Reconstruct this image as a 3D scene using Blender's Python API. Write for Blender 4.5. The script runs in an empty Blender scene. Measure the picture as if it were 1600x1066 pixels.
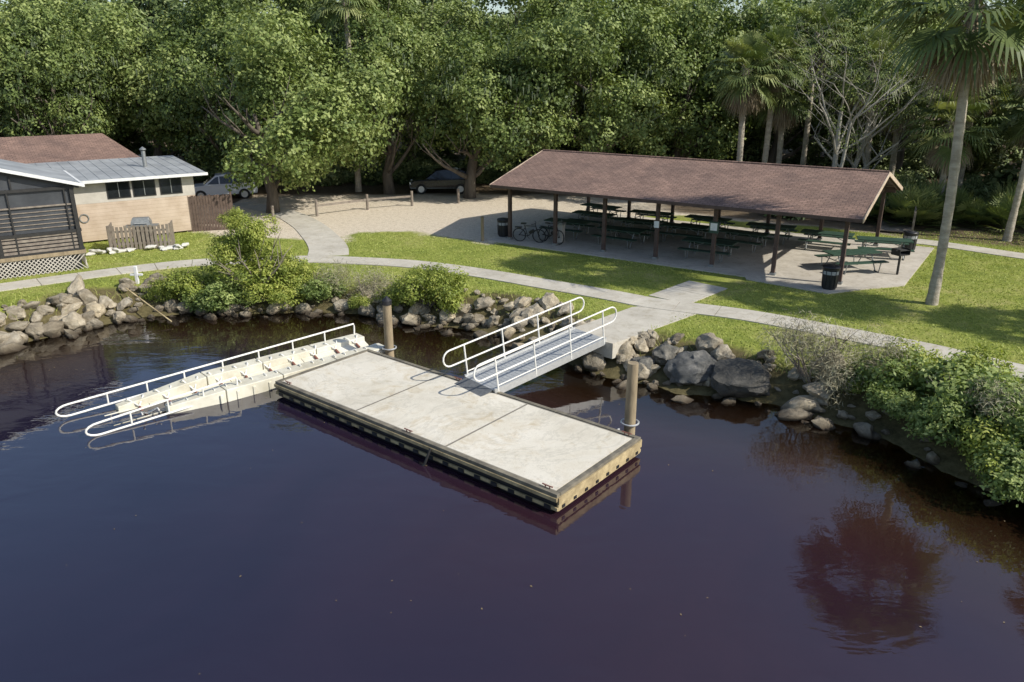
import bpy, math, random
import numpy as np
from mathutils import Vector, Matrix
random.seed(7)
rad=math.radians
scene=bpy.context.scene
COL=scene.collection

# ------------------------------------------------------------------ materials
def newmat(name):
    m=bpy.data.materials.new(name); m.use_nodes=True
    nt=m.node_tree; b=nt.nodes['Principled BSDF']
    return m,nt,b
def ramp(nt,fac,stops):
    r=nt.nodes.new('ShaderNodeValToRGB')
    while len(r.color_ramp.elements)<len(stops): r.color_ramp.elements.new(.5)
    for e,(p,c) in zip(r.color_ramp.elements,stops):
        e.position=p; e.color=(c[0],c[1],c[2],1)
    nt.links.new(fac,r.inputs[0]); return r.outputs[0]
def coords(nt,kind='Object'):
    return nt.nodes.new('ShaderNodeTexCoord').outputs[kind]
def noise(nt,vec,scale,detail=4,rough=.6,dist=0):
    n=nt.nodes.new('ShaderNodeTexNoise'); n.inputs['Scale'].default_value=scale
    n.inputs['Detail'].default_value=detail; n.inputs['Roughness'].default_value=rough
    n.inputs['Distortion'].default_value=dist
    nt.links.new(vec,n.inputs['Vector']); return n.outputs['Fac']
def mixc(nt,f,a,b,mode='MIX'):
    m=nt.nodes.new('ShaderNodeMix'); m.data_type='RGBA'; m.blend_type=mode
    for s,v in ((m.inputs[0],f),(m.inputs[6],a),(m.inputs[7],b)):
        if hasattr(v,'is_linked') : nt.links.new(v,s)
        elif isinstance(v,(int,float)): s.default_value=v
        else: s.default_value=(v[0],v[1],v[2],1)
    return m.outputs[2]
def bump(nt,h,strength,dist,b):
    n=nt.nodes.new('ShaderNodeBump'); n.inputs['Strength'].default_value=strength
    n.inputs['Distance'].default_value=dist
    nt.links.new(h,n.inputs['Height']); nt.links.new(n.outputs[0],b.inputs['Normal'])
def pm(name,c1,c2,scale=3,rough=.7,bs=.3,bd=.02,metal=0,scale2=None,stretch=None):
    m,nt,b=newmat(name)
    v=coords(nt)
    if stretch:
        mp=nt.nodes.new('ShaderNodeMapping'); mp.inputs['Scale'].default_value=stretch
        nt.links.new(v,mp.inputs[0]); v=mp.outputs[0]
    f=noise(nt,v,scale,5,.65)
    c=ramp(nt,f,[(.3,c1),(.7,c2)])
    nt.links.new(c,b.inputs['Base Color'])
    b.inputs['Roughness'].default_value=rough; b.inputs['Metallic'].default_value=metal
    if bs: bump(nt,noise(nt,v,scale2 or scale*6,3),bs,bd,b)
    return m

M={}
M['wood_dark']=pm('brown_painted_wood',(.06,.036,.029),(.11,.07,.055),4,.7,.3,.01)
M['wood_weather']=pm('weathered_wood',(.17,.13,.08),(.38,.30,.19),5,.85,.5,.01,stretch=(1,1,.2))
M['wood_grey']=pm('grey_wood',(.15,.12,.10),(.29,.25,.20),5,.85,.5,.01)
M['fence']=pm('fence_wood',(.08,.052,.04),(.15,.105,.08),5,.85,.5,.01)
M['wood_yellow']=pm('treated_timber',(.17,.125,.065),(.54,.43,.24),2.2,.8,.4,.01)
M['wood_edge']=pm('edge_timber',(.08,.072,.058),(.24,.21,.155),2.5,.85,.4,.01)
M['joint']=pm('joint_strip',(.16,.145,.12),(.26,.235,.19),6,.8,.1,.003)
M['black']=pm('black_plastic',(.010,.010,.012),(.025,.025,.028),6,.45,.1,.003)
M['alu']=pm('aluminium',(.55,.55,.54),(.68,.68,.66),8,.42,.05,.002,metal=.55)
M['grate']=pm('gangway_tread',(.30,.31,.32),(.42,.43,.43),10,.6,.3,.004,metal=.1)
M['ramp']=pm('ramp_plate',(.10,.105,.11),(.17,.175,.18),6,.6,.2,.004,metal=.2)
M['galv']=pm('galvanised_steel',(.22,.23,.23),(.36,.37,.36),8,.5,.1,.002,metal=.6)
M['cream']=pm('cream_polyethylene',(.50,.46,.35),(.74,.71,.60),1.6,.55,.15,.004)
M['cream_pipe']=pm('white_pipe',(.70,.68,.62),(.82,.80,.75),4,.4,.05,.002)
M['roller']=pm('roller_rubber',(.18,.07,.05),(.28,.12,.09),8,.6,.1,.002)
M['green']=pm('green_tabletop',(.020,.052,.034),(.045,.09,.06),5,.6,.2,.004)
M['dark_metal']=pm('dark_metal',(.012,.012,.012),(.03,.028,.026),8,.6,.2,.004)
M['white']=pm('white_paint',(.62,.62,.60),(.78,.78,.76),5,.6,.1,.003)
M['stucco']=pm('pale_wall',(.42,.39,.34),(.56,.52,.46),2,.9,.3,.01,scale2=40)
M['screen']=pm('insect_screen',(.028,.031,.036),(.07,.075,.082),.8,.5,.2,.003)
M['glass']=pm('window_glass',(.010,.012,.014),(.022,.026,.03),2,.08,0,0)
M['metalroof']=pm('metal_roof',(.26,.27,.28),(.46,.475,.48),.8,.5,.2,.005,metal=.15)
M['tyre']=pm('tyre',(.012,.012,.012),(.03,.03,.03),6,.8,.2,.004)
M['carwhite']=pm('white_car_paint',(.68,.69,.70),(.74,.75,.76),1,.2,0,0)
M['carblack']=pm('black_car_paint',(.010,.010,.012),(.016,.016,.018),1,.15,0,0)
M['carblue']=pm('blue_car_paint',(.02,.05,.16),(.03,.07,.2),1,.2,0,0)
M['bark']=pm('oak_bark',(.07,.055,.042),(.19,.16,.125),3,.95,1,.05,stretch=(1,1,.25))
M['barkpale']=pm('pale_bark',(.26,.24,.20),(.46,.43,.37),3,.95,.6,.03,stretch=(1,1,.3))
M['palmbark']=pm('palm_bark',(.28,.24,.18),(.52,.46,.37),2.5,.95,.9,.04,stretch=(1,1,2.5))
M['sandbag']=pm('sandbag',(.5,.48,.43),(.7,.68,.62),5,.9,.4,.02)
M['deadleafmat']=pm('fallen_leaf',(.16,.11,.05),(.34,.26,.13),5,.8,0,0)

def conc_mat(name,a,b2,stain):
    m,nt,b=newmat(name); v=coords(nt)
    c=ramp(nt,noise(nt,v,.8,7,.7),[(.3,a),(.7,b2)])
    c=mixc(nt,1.0,c,ramp(nt,noise(nt,v,2.6,7,.75,1.0),[(.5,(1,1,1)),(.72,stain)]),'MULTIPLY')
    c=mixc(nt,.7,c,ramp(nt,noise(nt,v,45,3),[(.3,(.8,.8,.8)),(.7,(1.15,1.15,1.15))]),'MULTIPLY')
    nt.links.new(c,b.inputs['Base Color']); b.inputs['Roughness'].default_value=.9
    bump(nt,noise(nt,v,30,4),.3,.008,b); return m
M['concrete']=conc_mat('concrete',(.42,.385,.32),(.58,.54,.46),(.72,.68,.60))
M['slab']=conc_mat('slab_concrete',(.40,.36,.30),(.58,.53,.45),(.66,.62,.55))
def deck_mat():
    m,nt,b=newmat('dock_surface'); v=coords(nt)
    f=noise(nt,v,.6,6,.68); c=ramp(nt,f,[(.28,(.52,.475,.385)),(.5,(.635,.59,.495)),(.75,(.715,.67,.58))])
    f2=noise(nt,v,1.3,8,.75,.8); c2=ramp(nt,f2,[(.52,(1,1,1)),(.64,(.84,.78,.68)),(.78,(.68,.59,.48))])
    c=mixc(nt,.9,c,c2,'MULTIPLY')
    f4=noise(nt,v,.30,5,.7,2.0); c=mixc(nt,.7,c,ramp(nt,f4,[(.475,(1,1,1)),(.50,(.80,.80,.79)),(.525,(1,1,1)),(.62,(.92,.90,.86))]),'MULTIPLY')
    f3=noise(nt,v,22,3,.5); c3=ramp(nt,f3,[(.69,(1,1,1)),(.75,(.45,.33,.25))])
    c=mixc(nt,.85,c,c3,'MULTIPLY')
    c=mixc(nt,.6,c,ramp(nt,noise(nt,v,60,2),[(.3,(.85,.85,.85)),(.7,(1.1,1.1,1.1))]),'MULTIPLY')
    nt.links.new(c,b.inputs['Base Color']); b.inputs['Roughness'].default_value=.85
    bump(nt,noise(nt,v,60,3),.2,.004,b); return m
M['deck']=deck_mat()

def siding_mat():
    m,nt,b=newmat('board_siding'); v=coords(nt)
    sep=nt.nodes.new('ShaderNodeSeparateXYZ'); nt.links.new(v,sep.inputs[0])
    w=nt.nodes.new('ShaderNodeMath'); w.operation='MULTIPLY'; w.inputs[1].default_value=5.5
    nt.links.new(sep.outputs[2],w.inputs[0])
    fr=nt.nodes.new('ShaderNodeMath'); fr.operation='FRACT'; nt.links.new(w.outputs[0],fr.inputs[0])
    c=ramp(nt,noise(nt,v,1.6,5),[(.3,(.44,.34,.25)),(.7,(.58,.47,.37))])
    g=ramp(nt,fr.outputs[0],[(.0,(.45,.4,.38)),(.08,(1,1,1))])
    nt.links.new(mixc(nt,1.0,c,g,'MULTIPLY'),b.inputs['Base Color'])
    bump(nt,fr.outputs[0],.5,.02,b); b.inputs['Roughness'].default_value=.8
    return m
M['siding']=siding_mat()

def shingle_mat(name,ca,cb,cm):
    m,nt,b=newmat(name); v=coords(nt)
    br=nt.nodes.new('ShaderNodeTexBrick'); nt.links.new(v,br.inputs['Vector'])
    br.inputs['Color1'].default_value=(*ca,1); br.inputs['Color2'].default_value=(*cb,1)
    br.inputs['Mortar'].default_value=(*cm,1); br.inputs['Scale'].default_value=1.0
    br.inputs['Brick Width'].default_value=.32; br.inputs['Row Height'].default_value=.16
    br.inputs['Mortar Size'].default_value=.014; br.inputs['Bias'].default_value=0
    f=noise(nt,v,.6,6,.7,.6); g=ramp(nt,f,[(.3,(.68,.67,.68)),(.7,(1.25,1.2,1.14))])
    c=mixc(nt,1.0,br.outputs['Color'],g,'MULTIPLY')
    f2=noise(nt,v,18,4,.7); g2=ramp(nt,f2,[(.3,(.6,.6,.6)),(.7,(1.4,1.36,1.34))])
    c=mixc(nt,1.0,c,g2,'MULTIPLY')
    nt.links.new(c,b.inputs['Base Color']); b.inputs['Roughness'].default_value=.95
    bump(nt,br.outputs['Fac'],.4,.01,b); return m
M['shingle']=shingle_mat('brown_shingles',(.265,.180,.145),(.195,.130,.106),(.10,.066,.055))

def leaf_mat(name,stops,trans=.3,rough=.55):
    m,nt,b=newmat(name)
    at=nt.nodes.new('ShaderNodeAttribute'); at.attribute_name='tint'
    oi=nt.nodes.new('ShaderNodeObjectInfo')
    ad=nt.nodes.new('ShaderNodeMath'); ad.operation='MULTIPLY_ADD'
    nt.links.new(oi.outputs['Random'],ad.inputs[0]); ad.inputs[1].default_value=.25
    nt.links.new(at.outputs['Fac'],ad.inputs[2])
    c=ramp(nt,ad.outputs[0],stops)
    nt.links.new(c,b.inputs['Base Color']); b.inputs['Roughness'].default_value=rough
    b.inputs['Specular IOR Level'].default_value=.35
    if trans:
        tr=nt.nodes.new('ShaderNodeBsdfTranslucent')
        nt.links.new(mixc(nt,1.0,c,(1.2,1.25,.6),'MULTIPLY'),tr.inputs[0])
        mx=nt.nodes.new('ShaderNodeMixShader'); mx.inputs[0].default_value=trans
        nt.links.new(b.outputs[0],mx.inputs[1]); nt.links.new(tr.outputs[0],mx.inputs[2])
        nt.links.new(mx.outputs[0],nt.nodes['Material Output'].inputs[0])
    return m
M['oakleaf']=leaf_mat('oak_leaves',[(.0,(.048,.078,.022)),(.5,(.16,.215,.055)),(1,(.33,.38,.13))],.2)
M['farleaf']=leaf_mat('forest_leaves',[(.0,(.048,.076,.026)),(.5,(.15,.20,.065)),(1,(.31,.355,.16))],0)
M['palmleaf']=leaf_mat('palm_fronds',[(.0,(.06,.09,.03)),(.5,(.15,.195,.06)),(1,(.33,.35,.14))],.2)
M['deadleaf']=leaf_mat('dead_fronds',[(.0,(.17,.13,.08)),(.5,(.30,.24,.16)),(1,(.44,.37,.27))],0,.9)
M['shrubleaf']=leaf_mat('shrub_leaves',[(.0,(.12,.16,.03)),(.5,(.27,.325,.06)),(1,(.46,.48,.12))])
M['mangleaf']=leaf_mat('mangrove_leaves',[(.0,(.085,.13,.035)),(.5,(.20,.27,.075)),(1,(.40,.46,.16))])
M['dryleaf']=leaf_mat('dry_twigs',[(.0,(.17,.15,.10)),(.5,(.31,.28,.18)),(1,(.46,.43,.28))],0,.9)
M['moss']=leaf_mat('spanish_moss',[(.0,(.07,.09,.05)),(.5,(.11,.135,.08)),(1,(.16,.19,.12))],0,.95)
M['blades']=leaf_mat('grass_blades',[(.0,(.17,.21,.045)),(.5,(.29,.345,.075)),(1,(.45,.46,.15))],.2,.7)

def rock_mat(name,a,b_,c_):
    m,nt,b=newmat(name); v=coords(nt)
    oi=nt.nodes.new('ShaderNodeObjectInfo')
    f=noise(nt,v,2.2,8,.75); c=ramp(nt,f,[(.28,a),(.5,b_),(.72,c_)])
    c=mixc(nt,1.0,c,ramp(nt,oi.outputs['Random'],[(0,(.6,.57,.52)),(.5,(1,1,1)),(1,(1.25,1.2,1.1))]),'MULTIPLY')
    g=nt.nodes.new('ShaderNodeNewGeometry'); sp=nt.nodes.new('ShaderNodeSeparateXYZ'); nt.links.new(g.outputs['Position'],sp.inputs[0])
    mr=nt.nodes.new('ShaderNodeMapRange'); mr.inputs[1].default_value=.02; mr.inputs[2].default_value=.3; nt.links.new(sp.outputs[2],mr.inputs[0])
    c=mixc(nt,mr.outputs[0],(.045,.030,.016),c)
    nt.links.new(c,b.inputs['Base Color']); b.inputs['Roughness'].default_value=.9
    bump(nt,noise(nt,v,7,7,.75),1,.08,b); return m
M['rock']=rock_mat('limestone_rock',(.15,.125,.09),(.37,.32,.24),(.60,.54,.43))
M['rockdark']=rock_mat('dark_boulder',(.04,.042,.045),(.12,.118,.11),(.32,.30,.27))

# ------------------------------------------------------------------ mesh builder
class MB:
    def __init__(s): s.v=[];s.f=[];s.m=[];s.mats=[];s.T=Matrix.Identity(4)
    def mi(s,k):
        if k not in s.mats: s.mats.append(k)
        return s.mats.index(k)
    def add(s,vs,fs,k):
        o=len(s.v); T=s.T
        s.v+= [tuple(T@Vector(p)) for p in vs]
        s.f+= [tuple(i+o for i in f) for f in fs]; i=s.mi(k); s.m+=[i]*len(fs)
    def box(s,c,d,k,yaw=0,R=None):
        R=R or Matrix.Rotation(yaw,3,'Z'); c=Vector(c); h=[x/2 for x in d]
        vs=[tuple(c+R@Vector((sx*h[0],sy*h[1],sz*h[2]))) for sx in(-1,1) for sy in(-1,1) for sz in(-1,1)]
        s.add(vs,[(0,1,3,2),(4,6,7,5),(0,4,5,1),(2,3,7,6),(0,2,6,4),(1,5,7,3)],k)
    def beam(s,a,b,w,h,k):
        a=Vector(a);b=Vector(b);d=b-a;L=d.length;x=d.normalized()
        y=Vector((0,0,1)).cross(x)
        if y.length<1e-4:y=Vector((0,1,0))
        y.normalize();z=x.cross(y); R=Matrix((x,y,z)).transposed()
        s.box((a+b)/2,(L,w,h),k,R=R)
    def tube(s,pts,r,k,seg=8,closed=False,cap=True):
        pts=[Vector(p) for p in pts]; n=len(pts)
        if not hasattr(r,'__len__'): r=[r]*n
        vs=[];ref=None
        for i,p in enumerate(pts):
            if closed: d=pts[(i+1)%n]-pts[i-1]
            else: d=pts[min(i+1,n-1)]-pts[max(i-1,0)]
            d.normalize()
            if ref is None: ref=Vector((0,0,1)) if abs(d.z)<.9 else Vector((1,0,0))
            x=ref-d*ref.dot(d)
            if x.length<1e-4: x=d.orthogonal()
            x.normalize(); ref=x; y=d.cross(x)
            for j in range(seg):
                a=2*math.pi*j/seg; vs.append(tuple(p+(x*math.cos(a)+y*math.sin(a))*r[i]))
        fs=[]
        for i in range(n if closed else n-1):
            i2=(i+1)%n
            for j in range(seg):
                j2=(j+1)%seg; fs.append((i*seg+j,i*seg+j2,i2*seg+j2,i2*seg+j))
        if cap and not closed:
            fs.append(tuple(range(seg-1,-1,-1))); fs.append(tuple((n-1)*seg+j for j in range(seg)))
        s.add(vs,fs,k)
    def prism(s,poly,z0,z1,k):
        n=len(poly)
        vs=[(p[0],p[1],z0) for p in poly]+[(p[0],p[1],z1) for p in poly]
        s.add(vs,[tuple(range(n-1,-1,-1)),tuple(range(n,2*n))]+[(i,(i+1)%n,n+(i+1)%n,n+i) for i in range(n)],k)
    def extr(s,prof,y0,y1,k,taper=None):
        n=len(prof); t=taper or [0]*n
        vs=[(p[0],y0+t[i],p[1]) for i,p in enumerate(prof)]+[(p[0],y1-t[i],p[1]) for i,p in enumerate(prof)]
        s.add(vs,[tuple(range(n)),tuple(range(2*n-1,n-1,-1))]+[(i,n+i,n+(i+1)%n,(i+1)%n) for i in range(n)],k)
    def mesh(s,name,smooth=False,bev=0):
        me=bpy.data.meshes.new(name); me.from_pydata(s.v,[],s.f)
        for k in s.mats: me.materials.append(M[k])
        me.polygons.foreach_set('material_index',s.m)
        if smooth: me.polygons.foreach_set('use_smooth',[True]*len(s.f))
        me.update(); return me
    def obj(s,name,parent=None,smooth=False,bevel=0,loc=None,yaw=0):
        me=s.mesh(name,smooth); o=link(name,me,parent)
        if smooth:
            try: me.set_sharp_from_angle(angle=rad(40))
            except Exception: pass
        if loc is not None: o.location=loc
        o.rotation_euler[2]=yaw
        if bevel:
            b=o.modifiers.new('bevel','BEVEL'); b.width=bevel; b.segments=2; b.limit_method='ANGLE'
        return o
def link(name,data,parent=None,loc=None,rot=None,scale=None):
    o=bpy.data.objects.new(name,data); COL.objects.link(o)
    if parent: o.parent=parent
    if loc is not None:o.location=loc
    if rot is not None:o.rotation_euler=rot
    if scale is not None:o.scale=scale
    return o
def empty(name,loc=(0,0,0),yaw=0,scale=(1,1,1)):
    return link(name,None,None,loc,(0,0,yaw),scale)

# ------------------------------------------------------------------ polylines
SHORE=[(-600,-60),(-120,0),(-60,8),(-40,13),(-26,19.5),(-20,23.6),(-17.9,25.3),(-17.2,26.3),(-16.1,27.4),(-15.1,28.7),(-13.1,29.4),(-10.3,29.4),(-8.3,29.7),(-6.1,29.2),(-4.5,28.6),(-2.4,27.6),(-.9,26.9),(.9,25.3),(2.1,23.7),(3.0,22.6),(4.2,22.1),(5.4,21.3),(6.6,20.9),(7.6,20.4),(8.3,19.7),(9.3,19.1),(9.9,18.5),(10.2,17.4),(10.6,16.5),(11.1,15.6),(11.8,14.8),(12.8,13),(15,10),(20,4),(28,-4),(60,-25),(600,-200)]
LANDPOLY=SHORE+[(900,900),(-900,900)]
def dist_poly(px,py,poly,closed=False):
    d=np.full(px.shape,1e9); n=len(poly)
    for i in range(n if closed else n-1):
        ax,ay=poly[i];bx,by=poly[(i+1)%n]; dx,dy=bx-ax,by-ay; L=dx*dx+dy*dy
        t=np.clip(((px-ax)*dx+(py-ay)*dy)/L,0,1)
        d=np.minimum(d,np.hypot(px-ax-t*dx,py-ay-t*dy))
    return d
def inside(px,py,poly):
    c=np.zeros(px.shape,bool); n=len(poly)
    for i in range(n):
        ax,ay=poly[i];bx,by=poly[(i+1)%n]
        if ay==by: continue
        cond=((ay>py)!=(by>py))&(px<(bx-ax)*(py-ay)/(by-ay)+ax); c^=cond
    return c
def sd(px,py,poly,closed=True,test=None):
    d=dist_poly(px,py,poly,closed); return np.where(inside(px,py,test or poly),d,-d)
def wob(x,y):
    return (np.sin(x*1.3+y*.7)+np.sin(x*.6-y*1.9+1)+np.sin(x*2.7+y*2.3+2)*.6+np.sin(x*4.9-y*3.7)*.4)/3
def shore_d(x,y):
    return sd(x,y,SHORE,False,LANDPOLY)+wob(x,y)*.18
def sstep(a,b,x):
    t=np.clip((x-a)/(b-a),0,1); return t*t*(3-2*t)
BS=.30
def height(x,y,d=None):
    if d is None: d=shore_d(x,y)
    h=np.where(d<0,np.maximum(-1.7,d*BS),sstep(-.3,2.2,d)*1.0-.03)
    h=h+np.where((d>-3)&(d<2.2),wob(x*3,y*3)*.05,0)
    return np.where(d>2.2,1.0,np.minimum(h,1.0))
def h1(x,y): return float(height(np.array([float(x)]),np.array([float(y)]))[0])

PATH=[(-34,20),(-24,26.8),(-20.5,29.6),(-17.7,31.8),(-15.6,33.2),(-13.6,34.0),(-9.7,34.5),(-7.0,34.2),(-4.3,33.5),(-1.4,32.0),(1.3,30.2),(3.7,28.6),(5.36,27.4),(7.99,26.15),(9.8,24.9),(11.4,23.6),(12.9,22.4),(14.7,20.5),(18,17.5),(26,12)]
PATH2=[(-8.6,35.2),(-9.0,37),(-10.0,39.6),(-11.8,43.4),(-14.4,47.2),(-19,51)]
PATH3=[(5.9,27.9),(8.7,30.9)]
PATHB=[(18.3,38.2),(20.6,38.4),(23.9,35.1),(30,29),(40,22)]
PLX,PLY=.8364,-.5483; FL=(-.1,38.85)
def pav(l,n): return (FL[0]+l*PLX+n*.5483, FL[1]+l*PLY+n*.8364)
SLAB=[pav(-.8,-.9),pav(12.4,-.9),pav(12.6,-1.3),pav(15.9,-1.7),pav(16.9,-.3),pav(18.2,1.2),pav(18.4,9.6),pav(-.8,9.6)]
SAND=[(-15.5,40),(-8.8,38.4),(-8.3,41),(-5.5,40.6),(-3.3,39.4),(-1.2,38.0),(1,41),(8,46),(14,44),(20,40.5),(24,43),(16,49),(5,54),(-8,57),(-24,58),(-28,50),(-17,42)]

# ------------------------------------------------------------------ ground
def axis(a,b,step,lo,hi):
    core=list(np.arange(a,b,step)); s=step; x=core[-1]; hi_l=[]
    while x<hi: s*=1.35; x+=s; hi_l.append(x)
    s=step;x=core[0];lo_l=[]
    while x>lo: s*=1.35;x-=s;lo_l.append(x)
    return np.array(lo_l[::-1]+core+hi_l)
gx=axis(-32,34,.28,-900,900); gy=axis(8,60,.28,-300,1200)
X,Y=np.meshgrid(gx,gy)
D=shore_d(X,Y); Z=height(X,Y,D)
def grid_mesh(name,X,Y,Z):
    ny,nx=X.shape; co=np.stack([X,Y,Z],-1).reshape(-1,3).astype(np.float32)
    idx=np.arange(nx*ny).reshape(ny,nx)
    q=np.stack([idx[:-1,:-1],idx[:-1,1:],idx[1:,1:],idx[1:,:-1]],-1).reshape(-1,4)
    me=bpy.data.meshes.new(name); me.vertices.add(len(co)); me.vertices.foreach_set('co',co.ravel())
    me.loops.add(q.size); me.loops.foreach_set('vertex_index',q.ravel().astype(np.int32))
    me.polygons.add(len(q)); me.polygons.foreach_set('loop_start',np.arange(0,q.size,4,dtype=np.int32))
    me.polygons.foreach_set('use_smooth',np.ones(len(q),bool))
    me.update(calc_edges=True); return me
def setattr_f(me,name,arr):
    a=me.attributes.new(name,'FLOAT','POINT'); a.data.foreach_set('value',np.asarray(arr,np.float32).ravel())
gme=grid_mesh('ground',X,Y,Z)
w=wob(X*1.2,Y*1.2)*.5+wob(X*.5,Y*.5)*.6
sandw=sstep(-.9,.7,sd(X,Y,SAND)+w)
back=np.where(X<16,53.5,42.5+0*X)-np.where(X<-18,5,0)
litter=sstep(-1.5,2,Y-back+w*1.2)*.9
litter=np.maximum(litter,sstep(11,13,(X-FL[0])*.5483+(Y-FL[1])*.8364+w*.5)*sstep(5,9,X-2)*.75)
bankw=1-sstep(1.1,2.4,D+w*.8)
setattr_f(gme,'sand',sandw); setattr_f(gme,'litter',litter); setattr_f(gme,'bank',bankw)
m,nt,b=newmat('ground')
v=coords(nt)
def att(nm):
    a=nt.nodes.new('ShaderNodeAttribute'); a.attribute_name=nm; return a.outputs['Fac']
n1=noise(nt,v,.45,6,.75); n2=noise(nt,v,4,7,.75); n3=noise(nt,v,18,4,.7)
gr=ramp(nt,n1,[(.3,(.15,.20,.045)),(.48,(.26,.305,.07)),(.58,(.31,.335,.10)),(.72,(.42,.385,.19))])
gr=mixc(nt,1.0,gr,ramp(nt,n2,[(.25,(.6,.6,.55)),(.75,(1.35,1.3,1.2))]),'MULTIPLY')
gr=mixc(nt,1.0,gr,ramp(nt,n3,[(.3,(.6,.6,.6)),(.7,(1.3,1.3,1.2))]),'MULTIPLY')
sa=ramp(nt,n2,[(.25,(.42,.35,.25)),(.5,(.68,.60,.48)),(.8,(.80,.73,.61))])
sa=mixc(nt,1.0,sa,ramp(nt,n3,[(.35,(.65,.6,.54)),(.6,(1.05,1.05,1.05))]),'MULTIPLY')
li=ramp(nt,n2,[(.3,(.065,.046,.028)),(.55,(.15,.11,.07)),(.8,(.28,.23,.15))])
mu=ramp(nt,n2,[(.3,(.06,.05,.022)),(.6,(.15,.125,.06)),(.85,(.24,.22,.11))])
def thr(a,wd=.25):
    ad=nt.nodes.new('ShaderNodeMath');ad.operation='ADD';nt.links.new(a,ad.inputs[0])
    sb=nt.nodes.new('ShaderNodeMath');sb.operation='MULTIPLY_ADD';nt.links.new(n2,sb.inputs[0]);sb.inputs[1].default_value=.9;sb.inputs[2].default_value=-.45
    nt.links.new(sb.outputs[0],ad.inputs[1])
    mr=nt.nodes.new('ShaderNodeMapRange');mr.inputs[1].default_value=.5-wd;mr.inputs[2].default_value=.5+wd;nt.links.new(ad.outputs[0],mr.inputs[0]);return mr.outputs[0]
c=mixc(nt,thr(att('sand')),gr,sa); c=mixc(nt,thr(att('litter')),c,li); c=mixc(nt,thr(att('bank')),c,mu)
nt.links.new(c,b.inputs['Base Color']); b.inputs['Roughness'].default_value=.95; b.inputs['Specular IOR Level'].default_value=.15
bump(nt,noise(nt,v,9,7,.8),.8,.06,b)
gme.materials.append(m); ground=link('ground',gme)

# ------------------------------------------------------------------ water
wx=axis(-32,34,.5,-900,900); wy=axis(-2,36,.5,-900,400)
WX,WY=np.meshgrid(wx,wy); WD=shore_d(WX,WY)
wme=grid_mesh('water',WX,WY,np.zeros_like(WX))
setattr_f(wme,'depth',np.clip(-WD*BS,0,1.7))
setattr_f(wme,'sky_brown',sstep(-12,14,WX+wob(WX*.2,WY*.2)*5))  # blend across X: painted sky-reflection blue at left, brown water at right
m,nt,b=newmat('river_water')
v=coords(nt)
at=nt.nodes.new('ShaderNodeAttribute'); at.attribute_name='depth'
sky_at=nt.nodes.new('ShaderNodeAttribute'); sky_at.attribute_name='sky_brown'
mp=nt.nodes.new('ShaderNodeMapping'); mp.inputs['Scale'].default_value=(.6,1.1,1); nt.links.new(v,mp.inputs[0])
nb=noise(nt,mp.outputs[0],1.1,3,.5,.6); nb2=noise(nt,mp.outputs[0],5.0,3,.55,.3)
big=noise(nt,v,.12,2,.5)
mm=nt.nodes.new('ShaderNodeMath');mm.operation='MULTIPLY_ADD';nt.links.new(nb2,mm.inputs[0]);mm.inputs[1].default_value=.16;nt.links.new(nb,mm.inputs[2])
bp=nt.nodes.new('ShaderNodeBump');bp.inputs['Distance'].default_value=.05;nt.links.new(mm.outputs[0],bp.inputs['Height'])
st=nt.nodes.new('ShaderNodeMapRange');st.inputs[1].default_value=.35;st.inputs[2].default_value=.7;st.inputs[3].default_value=.08;st.inputs[4].default_value=.38;nt.links.new(big,st.inputs[0]);nt.links.new(st.outputs[0],bp.inputs['Strength'])
near=nt.nodes.new('ShaderNodeMapRange'); near.inputs[1].default_value=.5; near.inputs[2].default_value=1.7; nt.links.new(at.outputs['Fac'],near.inputs[0])
deep=ramp(nt,sky_at.outputs['Fac'],[(.0,(.0135,.0105,.026)),(.5,(.022,.0115,.022)),(1,(.036,.0135,.015))])  # blue stops paint the sky's reflection into the base colour; brown is the water
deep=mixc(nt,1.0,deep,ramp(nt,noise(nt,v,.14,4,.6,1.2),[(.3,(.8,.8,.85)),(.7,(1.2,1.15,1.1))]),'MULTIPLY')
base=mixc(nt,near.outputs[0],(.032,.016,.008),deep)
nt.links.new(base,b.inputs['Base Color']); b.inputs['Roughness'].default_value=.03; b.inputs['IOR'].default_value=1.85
nt.links.new(bp.outputs[0],b.inputs['Normal'])
fr=nt.nodes.new('ShaderNodeFresnel'); fr.inputs[0].default_value=1.7; nt.links.new(bp.outputs[0],fr.inputs['Normal'])
gl=nt.nodes.new('ShaderNodeBsdfGlossy'); gl.inputs['Roughness'].default_value=.03; nt.links.new(bp.outputs[0],gl.inputs['Normal'])
tp=nt.nodes.new('ShaderNodeBsdfTransparent')
tc=ramp(nt,at.outputs['Fac'],[(0,(.88,.66,.40)),(.25,(.52,.28,.10)),(.6,(.26,.10,.03))]); nt.links.new(tc,tp.inputs[0])
m1=nt.nodes.new('ShaderNodeMixShader'); nt.links.new(fr.outputs[0],m1.inputs[0]); nt.links.new(tp.outputs[0],m1.inputs[1]); nt.links.new(gl.outputs[0],m1.inputs[2])
dr=nt.nodes.new('ShaderNodeMapRange'); dr.inputs[1].default_value=.08; dr.inputs[2].default_value=.9; nt.links.new(at.outputs['Fac'],dr.inputs[0])
m2=nt.nodes.new('ShaderNodeMixShader'); nt.links.new(dr.outputs[0],m2.inputs[0]); nt.links.new(m1.outputs[0],m2.inputs[1]); nt.links.new(b.outputs[0],m2.inputs[2])
nt.links.new(m2.outputs[0],nt.nodes['Material Output'].inputs[0])
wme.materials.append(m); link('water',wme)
mb=MB(); q=random.Random(21)
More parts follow.
